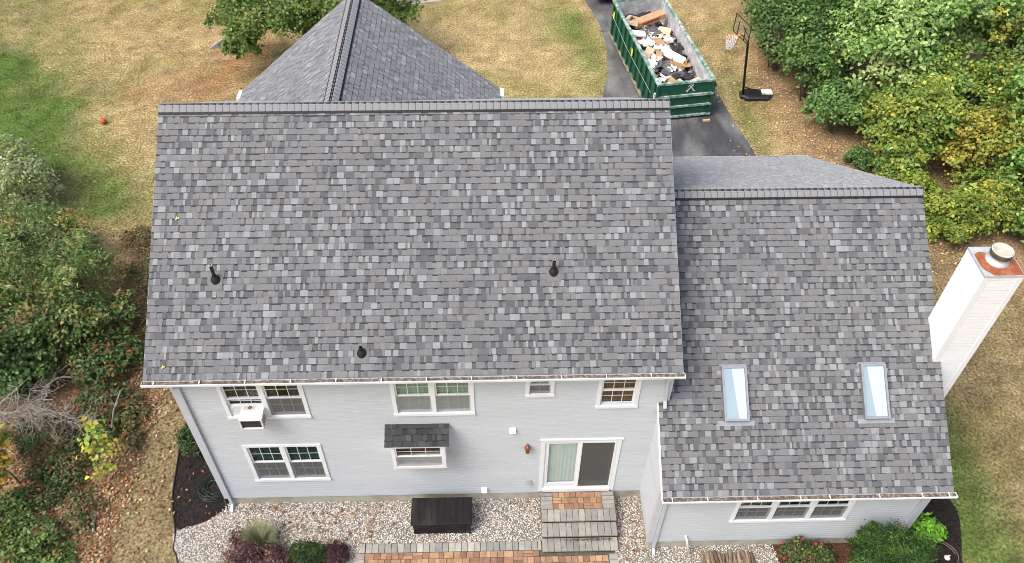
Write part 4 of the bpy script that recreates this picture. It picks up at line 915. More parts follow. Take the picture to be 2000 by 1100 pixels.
# tree behind the front gable
plant('maple_tree', 'leafy green tree behind the front gable roof', 'tree', [(-1.4, 20.2, 2.5, 2.0, 1.5, 1.5), (.6, 20.6, 2.9, 1.8, 1.5, 1.7), (-3.6, 21.2, 2.0, 1.0, 1.0, 1.1), (2.6, 21.0, 2.5, 1.4, 1.2, 1.3), (-.6, 22.4, 3.8, 2.2, 1.6, 1.8), (-3.1, 20.1, 1.6, .9, .9, .9)], 44000, .15, [(.055, .10, .02), (.09, .15, .03), (.13, .19, .045), (.18, .23, .065)], (3, 4, 3, 2), 51, gain=0.78, trunk=((-.6, 21.4), .17))
plant('maple_tree', 'tree whose leaf tips hang in at the top edge left of the gable', 'tree', [(-5.6, 23.6, 4.1, 1.5, 1.2, 1.2)], 4500, .20, MID, (3, 4, 3, 2), 52, trunk=((-5.6, 25.6), .12))
# left-hand thicket
Lg = 'thicket on the left side of the yard'
plant('shrub', 'pale silvery green shrub at the left edge beside the green lawn', 'shrub', [(-9.3, 11.6, 1.1, 1.2, 1.1, 1.2), (-10.4, 12.6, 1.1, 1.2, 1.1, 1.2), (-9.8, 10.5, 1.3, 1.2, 1.0, 1.2)], 13000, .12, SAGE+LIME[:1], (3, 3, 3, 2, 2), 61, group=Lg, aspect=.45)
plant('willow_shrub', 'large narrow leaved green shrub with orange leaves on the left', 'shrub', [(-7.2, 8.6, 1.4, 1.4, 1.3, 1.5), (-5.9, 7.1, 1.2, 1.15, 1.1, 1.3), (-8.6, 8.0, 1.8, 1.4, 1.3, 1.6), (-7.4, 6.6, 1.6, 1.4, 1.2, 1.5)], 26000, .17, [(.045, .085, .025), (.075, .12, .03), (.11, .155, .05), (.15, .17, .06), (.30, .15, .025), (.22, .19, .05)], (4, 4, 4, 3, .35, .7), 62, gain=1.08, group=Lg, aspect=.26, droop=.5)
plant('bush', 'green bush mixed with red leaves beside the roof edge', 'bush', [(-5.3, 5.4, .9, 1.0, .9, .95), (-4.55, 6.0, .5, .7, .8, .6), (-6.6, 5.0, 1.0, 1.2, 1.0, 1.1)], 13000, .13, DK+MID[:2]+[(.17, .08, .04), (.11, .105, .04), (.18, .16, .05), (.22, .12, .04)], (3, 3, 3, 2, 2, 2, 1.2, 2.5, 2, .8), 63, gain=0.85, group=Lg)
plant('bush', 'small dark bush with reddish leaves below the leafy left bush', 'bush', [(-4.6, 4.3, .45, .75, .7, .6), (-3.95, 4.8, .35, .5, .6, .4)], 5200, .12, DK+[RED, (.22, .12, .035), (.15, .14, .045)], (3, 3, 3, 1, 1.1, 1.3, 2), 64, gain=0.8, group=Lg)
plant('bush', 'deep green bush at the left edge above the dead branches', 'bush', [(-7.3, 3.8, 1.2, 1.3, 1.1, 1.2), (-6.2, 3.6, .8, .8, .8, .8)], 8500, .14, DK[:3]+MID[:2], (3, 4, 3, 2, 2), 65, gain=0.75, group=Lg)
plant('sapling', 'yellow green sapling beside the grey dead branches', 'sapling', [(-3.55, 1.45, 1.15, .32, .35, .42), (-3.35, 1.2, .75, .45, .4, .3), (-3.3, .75, .45, .25, .25, .2)], 190, .15, [(.27, .28, .035), (.15, .24, .035), (.21, .27, .045), (.33, .29, .04)], (3, 3, 2, 2), 66, gain=0.85, trunk=((-3.5, 1.0), .016), group=Lg, aspect=.75, clumps=26, spread=.3)
plant('sapling', 'orange and yellow maple sapling on the lower left edge', 'sapling', [(-5.65, .35, 1.1, .42, .5, .4), (-6.0, 1.0, 1.4, .5, .5, .5)], 620, .19, [(.26, .22, .035), (.30, .17, .035), (.16, .20, .04), (.32, .12, .03)], (3, 2, 3, 1), 67, gain=0.85, trunk=((-5.6, .7), .03), group=Lg, aspect=.8)
plant('ground_shrub', 'low green and red undergrowth under the dead branches', 'shrub', [(-5.2, 2.0, .2, 1.0, .9, .35), (-4.1, 3.1, .25, .7, .7, .4), (-4.6, .6, .12, .8, .7, .25), (-3.9, 2.2, .15, .6, .5, .3)], 4200, .11, DK+[RED, (.20, .13, .045), (.10, .13, .035)], (3, 4, 3, 2, 1, 1.4, 2), 68, gain=0.6, group=Lg)
plant('ground_shrub', 'low green ground shrub in the bottom left corner', 'shrub', [(-4.9, -.9, .2, .8, .7, .3), (-3.9, -1.5, .12, .5, .5, .2), (-5.4, -.1, .2, .6, .6, .3)], 3800, .12, MID+[(.28, .13, .05)], (3, 4, 3, 1, 1.5), 69, gain=0.62, group=Lg)
plant('weeds', 'weedy green and purple patch beside the left roof edge', 'weeds', [(-4.0, 9.8, .1, .45, 1.0, .2), (-4.4, 8.4, .08, .6, .7, .18), (-3.7, 10.9, .1, .5, .6, .2)], 2400, .11, [(.20, .21, .06), (.13, .16, .05), (.24, .17, .14), (.26, .24, .12)], (3, 3, 1.5, 2), 70, group=Lg, aspect=.4)
plant('weeds', 'dry tan weeds and twigs along the left house bank', 'weeds', [(-3.6, 7.4, .08, .6, 1.2, .16), (-3.3, 5.6, .08, .5, 1.0, .15), (-4.6, 9.2, .08, .7, .8, .15)], 2600, .10, [(.22, .16, .09), (.16, .11, .065), (.12, .12, .05), (.28, .21, .13)], (3, 2, 2, 2), 72, group=Lg, aspect=.3)
plant('weeds', 'brown and olive weedy undergrowth between the left thicket and the roof edge', 'weeds', [(-4.4, 7.9, .14, .55, .9, .28), (-3.5, 8.6, .12, .5, .8, .25), (-3.7, 6.5, .14, .5, .8, .28), (-3.2, 4.4, .12, .45, .9, .22), (-4.9, 9.8, .14, .7, .7, .28)], 5200, .10, [(.13, .12, .05), (.10, .075, .045), (.17, .12, .07), (.20, .10, .045), (.08, .10, .035)], (3, 2, 3, 1.5, 3), 73, group=Lg, aspect=.4)
plant('ground_shrub', 'rusty low undergrowth on leaf litter below the yellow green sapling', 'shrub', [(-3.7, -.2, .12, .5, .6, .24), (-4.4, 1.1, .14, .6, .6, .3), (-3.2, 2.9, .12, .4, .7, .24), (-3.0, 1.9, .10, .35, .4, .2)], 2600, .10, [(.07, .09, .03), (.10, .10, .035), (.15, .075, .04), (.17, .11, .05), (.045, .07, .022)], (3, 2, 2, 2, 3), 74, group=Lg)
plant('shrub', 'dark evergreen shrub in the mulch by the left house corner', 'shrub', [(-1.2, 1.75, .42, .42, .5, .5), (-.95, 2.7, .55, .5, .6, .6)], 5200, .09, DK[:3], (4, 4, 2), 71, gain=0.6, aspect=.4)

# dead branches
dbr = thing('dead_branch', 'tangle of bare bleached grey dead branches on the left', 'branch', (-5.4, 2.1, 0)); r = random.Random(5); mb = MB()
mainp = [(-7.2, 2.55, .95), (-6.6, 2.35, .95), (-6.1, 2.3, .9), (-5.5, 2.45, .95), (-4.9, 2.35, .85), (-4.3, 2.2, .65), (-3.7, 2.3, .55)]
mb.tube(mainp, [.06, .055, .05, .042, .034, .024, .014], 7)
mb.tube([(-6.55, 2.35, .97), (-6.2, 2.75, 1.15), (-6.0, 2.9, 1.2)], [.032, .025, .015], 6)
for i in range(75):
    k = r.betavariate(1.2, 1.8)*5.1+.8; a = Vector(mainp[int(k)]).lerp(Vector(mainp[int(k)+1]), k % 1)
    grow(mb, a, (r.uniform(-.6, .8), r.uniform(-1.4, .2), r.uniform(-.3, .35)), r.uniform(.6, 1.3), r.uniform(.010, .022), 3, r, 1.15, (1, 3), (.5, .8), n=4)
mb.build('branches', 'bark_dead', dbr)
mb = MB(); mb.tube([(-3.6, 2.2, .3), (-3.5, 2.5, .7), (-3.35, 2.95, 1.0)], [.022, .016, .008], 5); grow(mb, (-3.5, 2.5, .7), (.2, .6, .6), .6, .012, 2, r); mb.build('twig', 'bark_dead', dbr)
mb = MB()
for i in range(16): grow(mb, (-6.6+r.uniform(-.5, 1.2), 3.2+r.uniform(-.3, .5), .8), (r.uniform(-.6, .8), r.uniform(-.5, .5), r.uniform(-.1, .4)), r.uniform(.5, .9), .011, 2, r, .5)
o = mb.build('dead_branch', 'bark_dead', label='thin bare twigs above the main dead branch at left edge', cat='branch')
lg = MB(); lg.tube([(-3.25, -.72, .03), (-3.32, -.5, .05), (-3.36, -.22, .04)], [.035, .04, .03], 7); lg.build('log', 'bark_dead', label='short grey stick lying on leaf litter at lower left', cat='stick')

# ------------------------------------------------------------------ garden plants at the back wall
def grass_tuft(name, label, c, rad, h, n, pal, seed):
    t = thing(name, label, 'plant', (c[0], c[1], 0)); r = np.random.default_rng(seed); a = r.uniform(0, 6.28, n); q = np.sqrt(r.random(n))*rad*.35
    B = np.stack([c[0]+np.cos(a)*q, c[1]+np.sin(a)*q, np.full(n, .01)], 1); lean = r.uniform(.2, 1.0, n)*rad; hh = h*r.uniform(.6, 1.1, n)
    T = B+np.stack([np.cos(a)*lean, np.sin(a)*lean, hh], 1); Mi = (B+T)/2; Mi[:, 2] += hh*.18; s = np.stack([-np.sin(a), np.cos(a), np.zeros(n)], 1)*.006
    V = np.stack([B-s, B+s, Mi+s, Mi-s, T], 1).reshape(-1, 3); k = np.arange(n)[:, None]*5
    Fq = np.concatenate([k+np.array([[0, 1, 2, 3]]), k+np.array([[3, 2, 4, 4]])])
    mb = MB(); mb.v = [tuple(v) for v in V]; mb.f = [tuple(f[:3]) if f[3] == f[2] else tuple(f) for f in Fq.tolist()]
    cc = np.array(pal)[r.integers(0, len(pal), n)]*r.uniform(.8, 1.2, (n, 1)); mb.c = [tuple(x) for x in np.repeat(cc, 5, 0)]; mb.mi = [0]*len(mb.f)
    mb.build('blades', 'blade', t); return t
grass_tuft('ornamental_grass', 'pale grey green ornamental grass tuft on the gravel', (1.03, -1.10), .42, .55, 1100, [(.30, .32, .18), (.36, .35, .22), (.24, .27, .14)], 1)
PUR = [(.045, .02, .024), (.07, .03, .034), (.10, .05, .05), (.032, .016, .018)]
plant('barberry_bush', 'purple barberry bush left of the small green shrub', 'shrub', [(.75, -1.62, .3, .5, .38, .36), (1.45, -1.68, .28, .5, .36, .34)], 5200, .055, PUR+[(.22, .16, .10)], (3, 4, 3, 2, 1), 81, aspect=.7)
plant('barberry_bush', 'dark purple bush at the left end of the patio border', 'shrub', [(2.95, -1.55, .2, .32, .32, .28)], 2200, .055, PUR[:1]+PUR[3:]+PUR[1:2], (3, 3, 2), 82, aspect=.7)
plant('barberry_bush', 'sparse purple bush on gravel left of the ornamental grass', 'shrub', [(.45, -1.05, .15, .28, .3, .22)], 500, .055, PUR+[(.26, .20, .14)], (2, 3, 3, 2, 2), 83, aspect=.7)
plant('low_shrub', 'small dark green shrub between purple barberry bushes', 'shrub', [(2.2, -1.58, .26, .52, .36, .32)], 5200, .06, [(.03, .06, .018), (.055, .10, .028), (.09, .15, .035)], (3, 4, 2), 84, gain=0.5, aspect=.45)
rb = plant('rose_bush', 'rose bush with pink red flowers against the wing wall', 'shrub', [(14.2, -1.78, .32, .42, .34, .36), (14.75, -1.85, .28, .38, .32, .32)], 2600, .07, [(.04, .065, .022), (.075, .11, .03), (.13, .15, .05), (.10, .07, .03)], (3, 4, 2, 2), 85, gain=0.8)
for i, (x, y, z) in enumerate(((13.85, -1.60, .52), (14.32, -1.58, .66), (13.82, -1.95, .40), (13.95, -1.92, .46), (14.4, -2.0, .55), (14.62, -1.68, .58), (14.25, -2.05, .40), (14.75, -1.7, .6))):
    MB().lathe((x, y, z), [(0, -.02), (.025, -.01), (.04, .015), (.03, .03), (.012, .022), (0, .03)], 7).build('flower', 'rose', rb)
plant('yew_bush', 'large dense dark green yew bush at the wing corner', 'bush', [(16.05, -2.05, .92, .62, .52, .95), (16.6, -2.15, .85, .58, .52, .85), (15.7, -2.3, .62, .5, .5, .65), (16.3, -2.6, .65, .8, .5, .6), (15.72, -1.85, 1.15, .22, .18, .38)], 30000, .075, [(.022, .055, .012), (.042, .098, .018), (.072, .155, .024), (.11, .22, .034)], (3, 4, 4, 2), 86, gain=0.5, aspect=.28, spread=.13, clumps=130)
plant('rhododendron', 'bright green broad leaved plant on mulch beside the yew', 'plant', [(17.6, -1.3, .34, .38, .36, .34)], 620, .16, [(.10, .26, .02), (.14, .32, .03), (.08, .20, .02)], (3, 3, 2), 87, gain=0.8, aspect=.42, clumps=40, spread=.2)

# hoses
def coil(name, label, c, rx, ry, n, m, seed, tail=None, w=.011):
    r = random.Random(seed); pts = []
    for i in range(n*18):
        a = i/18*2*math.pi; k = 1+.18*math.sin(i*.13+seed)+.05*r.random(); dx = .10*math.sin(i*.031+seed); pts.append((c[0]+dx+rx*k*math.cos(a), c[1]+.08*math.cos(i*.05)+ry*k*math.sin(a), .03+.010*(i/18)+.006*r.random()))
    if tail: pts += tail
    return MB().tube(pts, w, 6).build(name, m, smooth=True, label=label, cat='hose')
coil('garden_hose', 'dark green garden hose coiled on mulch at the left corner', (-.42, .45), .34, .30, 8, 'hose_green', 2, [(-.2, .2, .06), (.0, -.2, .04)], .013)
coil('garden_hose', 'brown garden hose looped on mulch right of the yew', (17.95, -1.85), .42, .38, 2, 'hose_brown', 4, None, .012)
sprk = thing('sprinkler', 'small white sprinkler head beside the brown hose', 'sprinkler', (18.0, -1.85, .02))
MB().lathe((18.0, -1.85, .02), [(0, 0), (.07, 0), (.075, .02), (.05, .04), (.02, .05), (.02, .09), (0, .1)], 12).build('base', 'pvc', sprk, smooth=True); MB().tube([(17.94, -1.85, .11), (18.06, -1.83, .115)], .012, 6).build('arm', 'pvc', sprk)
# edging along the left bed
e = [(x, y) for x, y in smoothpoly([(-1.75, 2.2), (-1.62, .9), (-1.5, .1), (-1.22, -.72), (-1.14, -1.2), (-.97, -1.5), (-.57, -2.7)], 6, False)]
MB().tube([(x, y, .03) for x, y in e], .02, 6).build('edging', 'edging', label='black plastic lawn edging around the left gravel bed', cat='edging')
# split firewood
fw = random.Random(8)
for i in range(13):
    x = 11.95+i*.098; L = fw.uniform(.42, .62); y0 = WY-.16-fw.uniform(0, .1); a = fw.uniform(-.16, .16); z = .05+.07*(i % 2)*fw.random(); mb = MB()
    d = Vector((math.sin(a), -math.cos(a), fw.uniform(-.05, .05))).normalized(); s = d.cross(Vector((0, 0, 1))).normalized(); u = s.cross(d); w = fw.uniform(.045, .065); p0 = Vector((x, y0, z+.02)); p1 = p0+d*L
    prof = [(-w, -.04), (w, -.04), (w*.7, .035), (fw.uniform(-.4, .4)*w, .06), (-w*.8, .03)]
    vs = [p0+s*q[0]+u*q[1] for q in prof]+[p1+s*q[0]*fw.uniform(.8, 1.1)+u*q[1] for q in prof]; c0 = fw.choice([(.17, .13, .10), (.24, .18, .13), (.13, .09, .07), (.28, .22, .15)])
    mb.add(vs, [(4, 3, 2, 1, 0), (5, 6, 7, 8, 9)]+[(k, (k+1) % 5, 5+(k+1) % 5, 5+k) for k in range(5)], c0)
    ORD = ('leftmost', 'second', 'third', 'fourth', 'fifth', 'sixth', 'seventh', 'eighth', 'ninth', 'tenth', 'eleventh', 'twelfth', 'rightmost')
    mb.build('firewood_log', 'firewood', label=('split firewood log, %s of the row by the wing wall' % ORD[i]) if i in (0, 12) else ('split firewood log, %s from the left in the row by the wing wall' % ORD[i]), cat='log', group='split firewood on the gravel')

# ------------------------------------------------------------------ dumpster
DA = R_(8.68); DO = Vector((13.23, 16.367, 0)); DW, DL, DH = 2.40, 6.75, 1.72
ux = Vector((math.cos(DA), math.sin(DA), 0)); uy = Vector((-math.sin(DA), math.cos(DA), 0)); uz = Vector((0, 0, 1))
D = lambda x, y, z: DO+ux*x+uy*y+uz*z
dump = thing('dumpster', 'long green open-top roll-off dumpster on the driveway', 'dumpster', tuple(D(DW/2, DL/2, 0)))
def dbox(x0, x1, y0, y1, z0, z1, name, m, par=None, mi=0):
    mb = MB(); mb.obox(D((x0+x1)/2, (y0+y1)/2, (z0+z1)/2), ux*(x1-x0)/2, uy*(y1-y0)/2, uz*(z1-z0)/2); return mb.build(name, m, par or dump)
zb = .22; t = .05
dbox(.08, DW-.08, .08, DL-.08, zb-.06, zb, 'floor_plate', 'dump_rust')
sides = []
sides.append(dbox(.08, .08+t, .08, DL-.08, zb, DH-.08, 'side_wall', 'dump_green')); sides.append(dbox(DW-.08-t, DW-.08, .08, DL-.08, zb, DH-.08, 'side_wall', 'dump_green'))
endw = dbox(.08+t, DW-.08-t, DL-.08-t, DL-.08, zb, DH-.08, 'end_wall', 'dump_green')
tail = dbox(.05, DW-.05, .03, .08, zb-.02, DH-.08, 'tailgate', 'dump_green')
# inside lining
dbox(.08+t+.001, .08+t+.012, .10, DL-.14, zb, DH-.085, 'lining', 'dump_in'); dbox(DW-.08-t-.012, DW-.08-t-.001, .10, DL-.14, zb, DH-.085, 'lining', 'dump_in')
dbox(.145, DW-.145, DL-.145, DL-.132, zb, DH-.085, 'lining', 'dump_in'); dbox(.145, DW-.145, .082, .094, zb, DH-.085, 'lining', 'dump_in')
for y, h in ((DL-.146, .8), (DL-.146, .62)):
    pass
# rim rails
dbox(.03, .15, .0, DL, DH-.08, DH, 'rim_rail', 'dump_rim'); dbox(DW-.15, DW-.03, .0, DL, DH-.08, DH, 'rim_rail', 'dump_rim')
dbox(.15, DW-.15, DL-.15, DL, DH-.082, DH-.002, 'rim_rail', 'dump_rim'); dbox(.15, DW-.15, .0, .11, DH-.082, DH-.002, 'rim_rail', 'dump_rim')
for i in range(11):                                                         # ribs on both long sides
    y = .32+i*.612
    for xs in (-.005, DW-.08): 
        mb = MB(); w = .075; x0, x1 = (xs, xs+.085)
        mb.obox(D((x0+x1)/2, y, (zb+DH-.08)/2), ux*.0425, uy*w, uz*((DH-.08-zb)/2-.001)); mb.build('rib', 'dump_green', dump)
for z0, z1 in ((.58, .66), (1.06, 1.16)): dbox(.04, DW-.04, -.035, .03, z0, z1, 'gate_rail', 'dump_rim', tail)
for x in (.02, DW-.12): dbox(x, x+.10, -.03, .03, zb-.02, DH-.09, 'gate_post', 'dump_green', tail)
dbox(.0, DW, -.04, .03, zb-.10, zb-.02, 'gate_sill', 'dump_rim', tail)
for z in (.5, .95, 1.4): dbox(DW-.0, DW+.05, -.01, .12, z, z+.09, 'hinge', 'dump_green', tail)
for xs in (-.02, DW-.10): dbox(xs, xs+.12, .0, DL, .10, zb-.062, 'skid', 'dump_skid')
dbox(.5, .62, .1, DL, .06, zb-.062, 'skid', 'dump_rust'); dbox(DW-.62, DW-.5, .1, DL, .06, zb-.062, 'skid', 'dump_rust')
for xx, yy in ((.15, .05), (DW-.42, .05), (.15, DL-.3), (DW-.42, DL-.3)): 
    mb = MB(); mb.lathe(D(xx, yy+.1, .085), [(0, 0), (.075, 0), (.075, .22), (0, .22)], 12, axis=ux); mb.build('roller', 'dump_rust', dump)
# painted X mark on the gate and the yellow labels
xm = MB(); cxm_, czm = 1.42, 1.42
def stroke(a, b, w=.03, y=-.0005):
    a, b = Vector(a), Vector(b); d = (b-a).normalized(); s = Vector((-d.y, d.x))*w/2
    q = [a+s, a-s, b-s, b+s]; xm.add([D(p.x, y+.027, p.y) for p in q]+[D(p.x, y+.020, p.y) for p in q], [(0, 1, 2, 3), (7, 6, 5, 4), (0, 4, 5, 1), (1, 5, 6, 2), (2, 6, 7, 3), (3, 7, 4, 0)])
stroke((1.24, 1.27), (1.50, 1.56), .04); stroke((1.34, 1.56), (1.56, 1.27), .04); stroke((1.28, 1.50), (1.46, 1.60), .022); stroke((1.22, 1.275), (1.31, 1.275), .022); stroke((1.50, 1.275), (1.60, 1.275), .022)
xm.build('painted_mark', 'chalk', tail)
dbox(-.009, -.006, 4.55+1.55, 4.72+1.55, 1.08, 1.42, 'warning_label', 'yellow'); dbox(-.009, -.006, 3.20, 3.38, 1.02, 1.34, 'warning_label', 'yellow')
cb = MB(); cb.tube([D(-.03, DL-.3, 1.2), D(-.03, DL*.6, .98), D(-.03, .5, 1.05)], .008, 4); cb.build('tarp_cable', 'galv', dump)
dbox(-.02, .05, .12, .18, .9, 1.25, 'latch', 'chalk', tail)
MB().obox(D(DW-.22, -.30, .035), ux*.14, uy*.05, uz*.035).build('wood_block', 'wood_new', label='small pale wood block on the driveway at the dumpster corner', cat='wood block')
# debris: a dark mound of torn shingles with single pieces on top
r = np.random.default_rng(5); n = 2600
px, py = r.uniform(.2, DW-.2, n), r.uniform(.2, DL-.5, n)
hgt = lambda x, y: .76+.34*np.exp(-((y-2.6)/1.6)**2)+.25*np.exp(-((y-4.9)/.9)**2)+.08*np.sin(x*3+y*2)
pz = hgt(px, py)-r.uniform(0, .25, n)
C = np.array(DO)[None]+np.array(ux)[None]*px[:, None]+np.array(uy)[None]*py[:, None]; C[:, 2] = pz
nm = r.normal(size=(n, 3))*.5; nm[:, 2] += 1
cl = np.array([(.03, .03, .032), (.10, .098, .095), (.19, .18, .17), (.42, .34, .26), (.62, .60, .57)])[r.integers(0, 5, n)]
V, F, c = leaves_np(C, nm, r.uniform(.15, .42, n), .8, cl, r, fold=.06); o = mesh_np('torn_shingles', V, F, 'litter', tint=c, kind='stuff'); tag(o, 'dark torn shingle scraps heaped inside the dumpster', 'debris', kind='stuff')
mb = MB(); gxn, gyn = 8, 22
g_ = [[D(.145+(DW-.29)*i/gxn, .11+(DL-.27)*j/gyn, float(hgt(.1+(DW-.2)*i/gxn, .1+(DL-.2)*j/gyn))-.22) for i in range(gxn+1)] for j in range(gyn+1)]
for j in range(gyn):
    for i in range(gxn): mb.quad(g_[j][i], g_[j][i+1], g_[j+1][i+1], g_[j+1][i])
mb.build('debris_core', 'felt_grey', o)
DG = 'roofing rubbish in the dumpster'; dr = random.Random(12)
def carton(label, x, y, z0,  L, W, H, az, tilt, m, open_=False, red=True, name='cardboard_box'):
    z = z0+.14; c = D(x, y, z); q = Matrix.Rotation(DA+R_(az), 3, 'Z') @ Matrix.Rotation(R_(tilt), 3, 'Y') @ Matrix.Rotation(R_(dr.uniform(-10, 10)), 3, 'X')
    A, B, Cc = q @ Vector((L/2, 0, 0)), q @ Vector((0, W/2, 0)), q @ Vector((0, 0, H/2)); t = thing(name, label, 'box', tuple(c), DG)
    b = MB()
    if open_:
        th = .02
        b.obox(c-Cc, A, B, Cc*(th/H)); b.obox(c+B, A, B*(th/W), Cc); b.obox(c-B, A, B*(th/W), Cc); b.obox(c+A, A*(th/L), B, Cc); b.obox(c-A, A*(th/L), B, Cc)
    else: b.obox(c, A, B, Cc)
    b.build('carton', m, t)
    fl = MB(); fl.obox(c+Cc*1.02+B*1.25, A*.95, B*.28, Cc*.03); fl.build('flap', m, t)
    if red: f = MB(); f.obox(c-B*1.01+Cc*.05, A*.55, B*.012, Cc*.45); f.build('print_band', 'print_red', t)
    return t
def sheet_piece(name, label, cat, x, y, z, L, W, az, tilt, m, amp=.06, grp=DG):
    c = D(x, y, z+.15); q = Matrix.Rotation(DA+R_(az), 3, 'Z') @ Matrix.Rotation(R_(tilt), 3, 'Y'); nx_, ny_ = 7, 4; g1 = []
    f0, f1 = dr.uniform(0, 6), dr.uniform(2, 5)
    for j in range(ny_+1):
        g1.append([c+q @ Vector((L*(i/nx_-.5)+dr.uniform(-.02, .02), W*(j/ny_-.5)+dr.uniform(-.02, .02), amp*math.sin(f0+i*f1*.5)+amp*.6*math.sin(j*1.7+i)+dr.uniform(-.015, .015))) for i in range(nx_+1)])
    mb = MB(); top = [p for row in g1 for p in row]; bot = [p-Vector((0, 0, .012)) for p in top]; k = nx_+1; fs = []; nb = len(top)
    for j in range(ny_):
        for i in range(nx_): a = j*k+i; fs += [(a, a+1, a+k+1, a+k), (nb+a+k, nb+a+k+1, nb+a+1, nb+a)]
    mb.add(top+bot, fs); o = mb.build(name, m, label=label, cat=cat, group=grp); return o
carton('long brown shingle carton lying across the far end of the dumpster', 1.35, 5.45, 1.18, 1.45, .34, .22, 12, -10, 'card')
carton('pale flattened carton beside the long brown one in the dumpster', .75, 5.55, 1.12, .75, .5, .16, 55, 12, 'card_pale', True, False)
carton('white carton with red print by the dumpster left wall', .62, 4.55, .98, .62, .30, .26, -8, 8, 'paper')
carton('long white box lying diagonally near the dumpster middle', 1.50, 2.55, 1.14, 1.05, .26, .2, -38, 14, 'paper', False, False)
carton('open tan carton below the long white box', 1.62, 2.15, 1.02, .62, .42, .26, -30, 5, 'card', True, False)
carton('crumpled tan carton left of the dumpster middle', .88, 3.2, 1.05, .5, .4, .28, 30, 25, 'card_pale', True, False)
carton('brown carton standing on edge by the white wrap', .98, 2.75, 1.08, .45, .25, .3, 70, 40, 'card', False, False)
carton('flat tan carton with red print at the dumpster gate', 1.70, .62, .92, 1.1, .34, .14, 22, -6, 'card_pale')
carton('tan carton in the dumpster just behind the white scraps', 1.25, 3.75, 1.02, .55, .4, .18, 10, 10, 'card', False, False)
carton('pinkish brown carton leaning on the left dumpster wall', .50, 3.0, 1.02, .5, .32, .2, 80, 18, 'card_pale', False, False)
carton('small tan carton between felt scraps near the gate', 1.05, 1.0, .92, .42, .3, .16, -40, 8, 'card', False, False)
carton('flattened pale carton right of the far cartons', 1.85, 4.6, 1.0, .55, .4, .08, 62, -14, 'card_pale', False, False)
carton('tan carton panel against the right dumpster wall', 1.92, 2.0, 1.02, .55, .3, .06, 75, 20, 'card', False, False)
wl = ['big crumpled white wrap on the rubbish heap', 'white wrap against the dumpster right wall', 'small white paper scrap near the far cartons', 'white wrap sheet left of the dumpster centre', 'narrow white strip near the dumpster gate', 'torn white paper beside the left dumpster wall', 'white paper scrap in the front left corner', 'white wrap between the two tan cartons', 'white scrap in front of the open tan carton', 'white wrap lump beyond the long white box']
for i, (x, y, z, L, W, az) in enumerate(((.75, 3.75, 1.14, .65, .5, 20), (1.75, 3.9, 1.05, .4, .4, 60), (1.15, 4.35, 1.0, .35, .3, -30), (.7, 2.45, 1.06, .6, .45, 45), (1.05, 1.25, .95, .95, .12, -32), (.45, 2.0, .95, .5, .35, 80), (.6, 1.3, .9, .4, .3, 10), (1.2, 3.3, 1.12, .5, .35, -20), (1.2, 1.8, 1.02, .35, .3, 30), (1.4, 3.25, 1.1, .45, .4, 0))):
    sheet_piece('white_wrap', wl[i], 'wrap', x, y, z, L, W, az, dr.uniform(-25, 25), 'paper', .07)
fl_ = ['black underlayment sheet draped near the dumpster far end', 'black felt sheet beside the right dumpster wall', 'grey shingle strip leaning by the gate end', 'black felt scrap in the dumpster near left corner', 'grey torn shingle slab below the white wrap', 'dark shingle strip lying at the gate end', 'black felt crumple behind the long brown carton', 'grey shingle slab in the dumpster front middle']
for i, (x, y, z, L, W, az, m) in enumerate(((1.2, 4.75, 1.0, .9, .6, 15, 'felt_grey'), (1.85, 3.1, 1.02, .7, .5, 70, 'felt'), (1.55, 1.25, 1.0, .9, .32, 5, 'felt'), (.5, .7, .85, .7, .5, 30, 'felt'), (1.05, 2.1, 1.03, .8, .6, -20, 'felt_grey'), (1.0, .55, .84, .8, .3, -12, 'felt_grey'), (1.1, 6.1, 1.05, 1.2, .35, 5, 'felt'), (1.2, 1.55, .98, .9, .45, -35, 'felt_grey'))):
    sheet_piece('roofing_scrap', fl_[i], 'scrap', x, y, z, L, W, az, dr.uniform(-15, 15), m, .05)

# ------------------------------------------------------------------ basketball hoop, ball, car
hp = thing('basketball_hoop', 'portable black basketball hoop with white net beside the driveway', 'basketball hoop', (17.6, 18.1, 0))
bm = bmesh.new(); bp = [(17.15, 18.3), (17.1, 17.95), (17.35, 17.72), (18.25, 17.72), (18.4, 17.95), (18.3, 18.25), (17.9, 18.42), (17.4, 18.45)]
m_ = MB(); k = len(bp); cxx, cyy = 17.75, 18.08
lay = [[(x, y, .0) for x, y in bp], [(x, y, .12) for x, y in bp], [(cxx+(x-cxx)*.86, cyy+(y-cyy)*.84, .17) for x, y in bp], [(cxx+(x-cxx)*.5+.1, cyy+(y-cyy)*.5, .15) for x, y in bp]]
m_.add([p for l in lay for p in l], [(j*k+i, j*k+(i+1) % k, (j+1)*k+(i+1) % k, (j+1)*k+i) for j in range(3) for i in range(k)]+[tuple(3*k+i for i in range(k))]); m_.build('water_tank', 'tank', hp)
MB().tube([(17.22, 18.02, .1), (17.06, 17.9, 1.1), (16.84, 17.72, 2.5), (16.80, 17.69, 2.75)], [.05, .05, .045, .045], 10).build('pole', 'black_metal', hp, smooth=True)
for dy in (-.12, .12): MB().tube([(17.17, 17.98, .55), (17.95, 18.05+dy, .16)], .018, 6).build('brace', 'black_metal', hp)
bc = Vector((16.44, 17.66, 3.32)); nb = Vector((-.955, -.295, 0)).normalized(); tb = Vector((nb.y, -nb.x, 0)); hh, hw2 = .36, .55
for dz in (-.25, .12): MB().tube([(16.82, 17.70, 2.72+.15*(dz > 0)), tuple(bc-nb*.03+Vector((0, 0, dz)))], .02, 6).build('board_arm', 'black_metal', hp)
fr = MB()
for s in (-1, 1): fr.obox(bc+tb*s*hw2, tb*.014, nb*.012, uz*(hh+.014)); fr.obox(bc+uz*s*hh, tb*(hw2-.014), nb*.011, uz*.014)
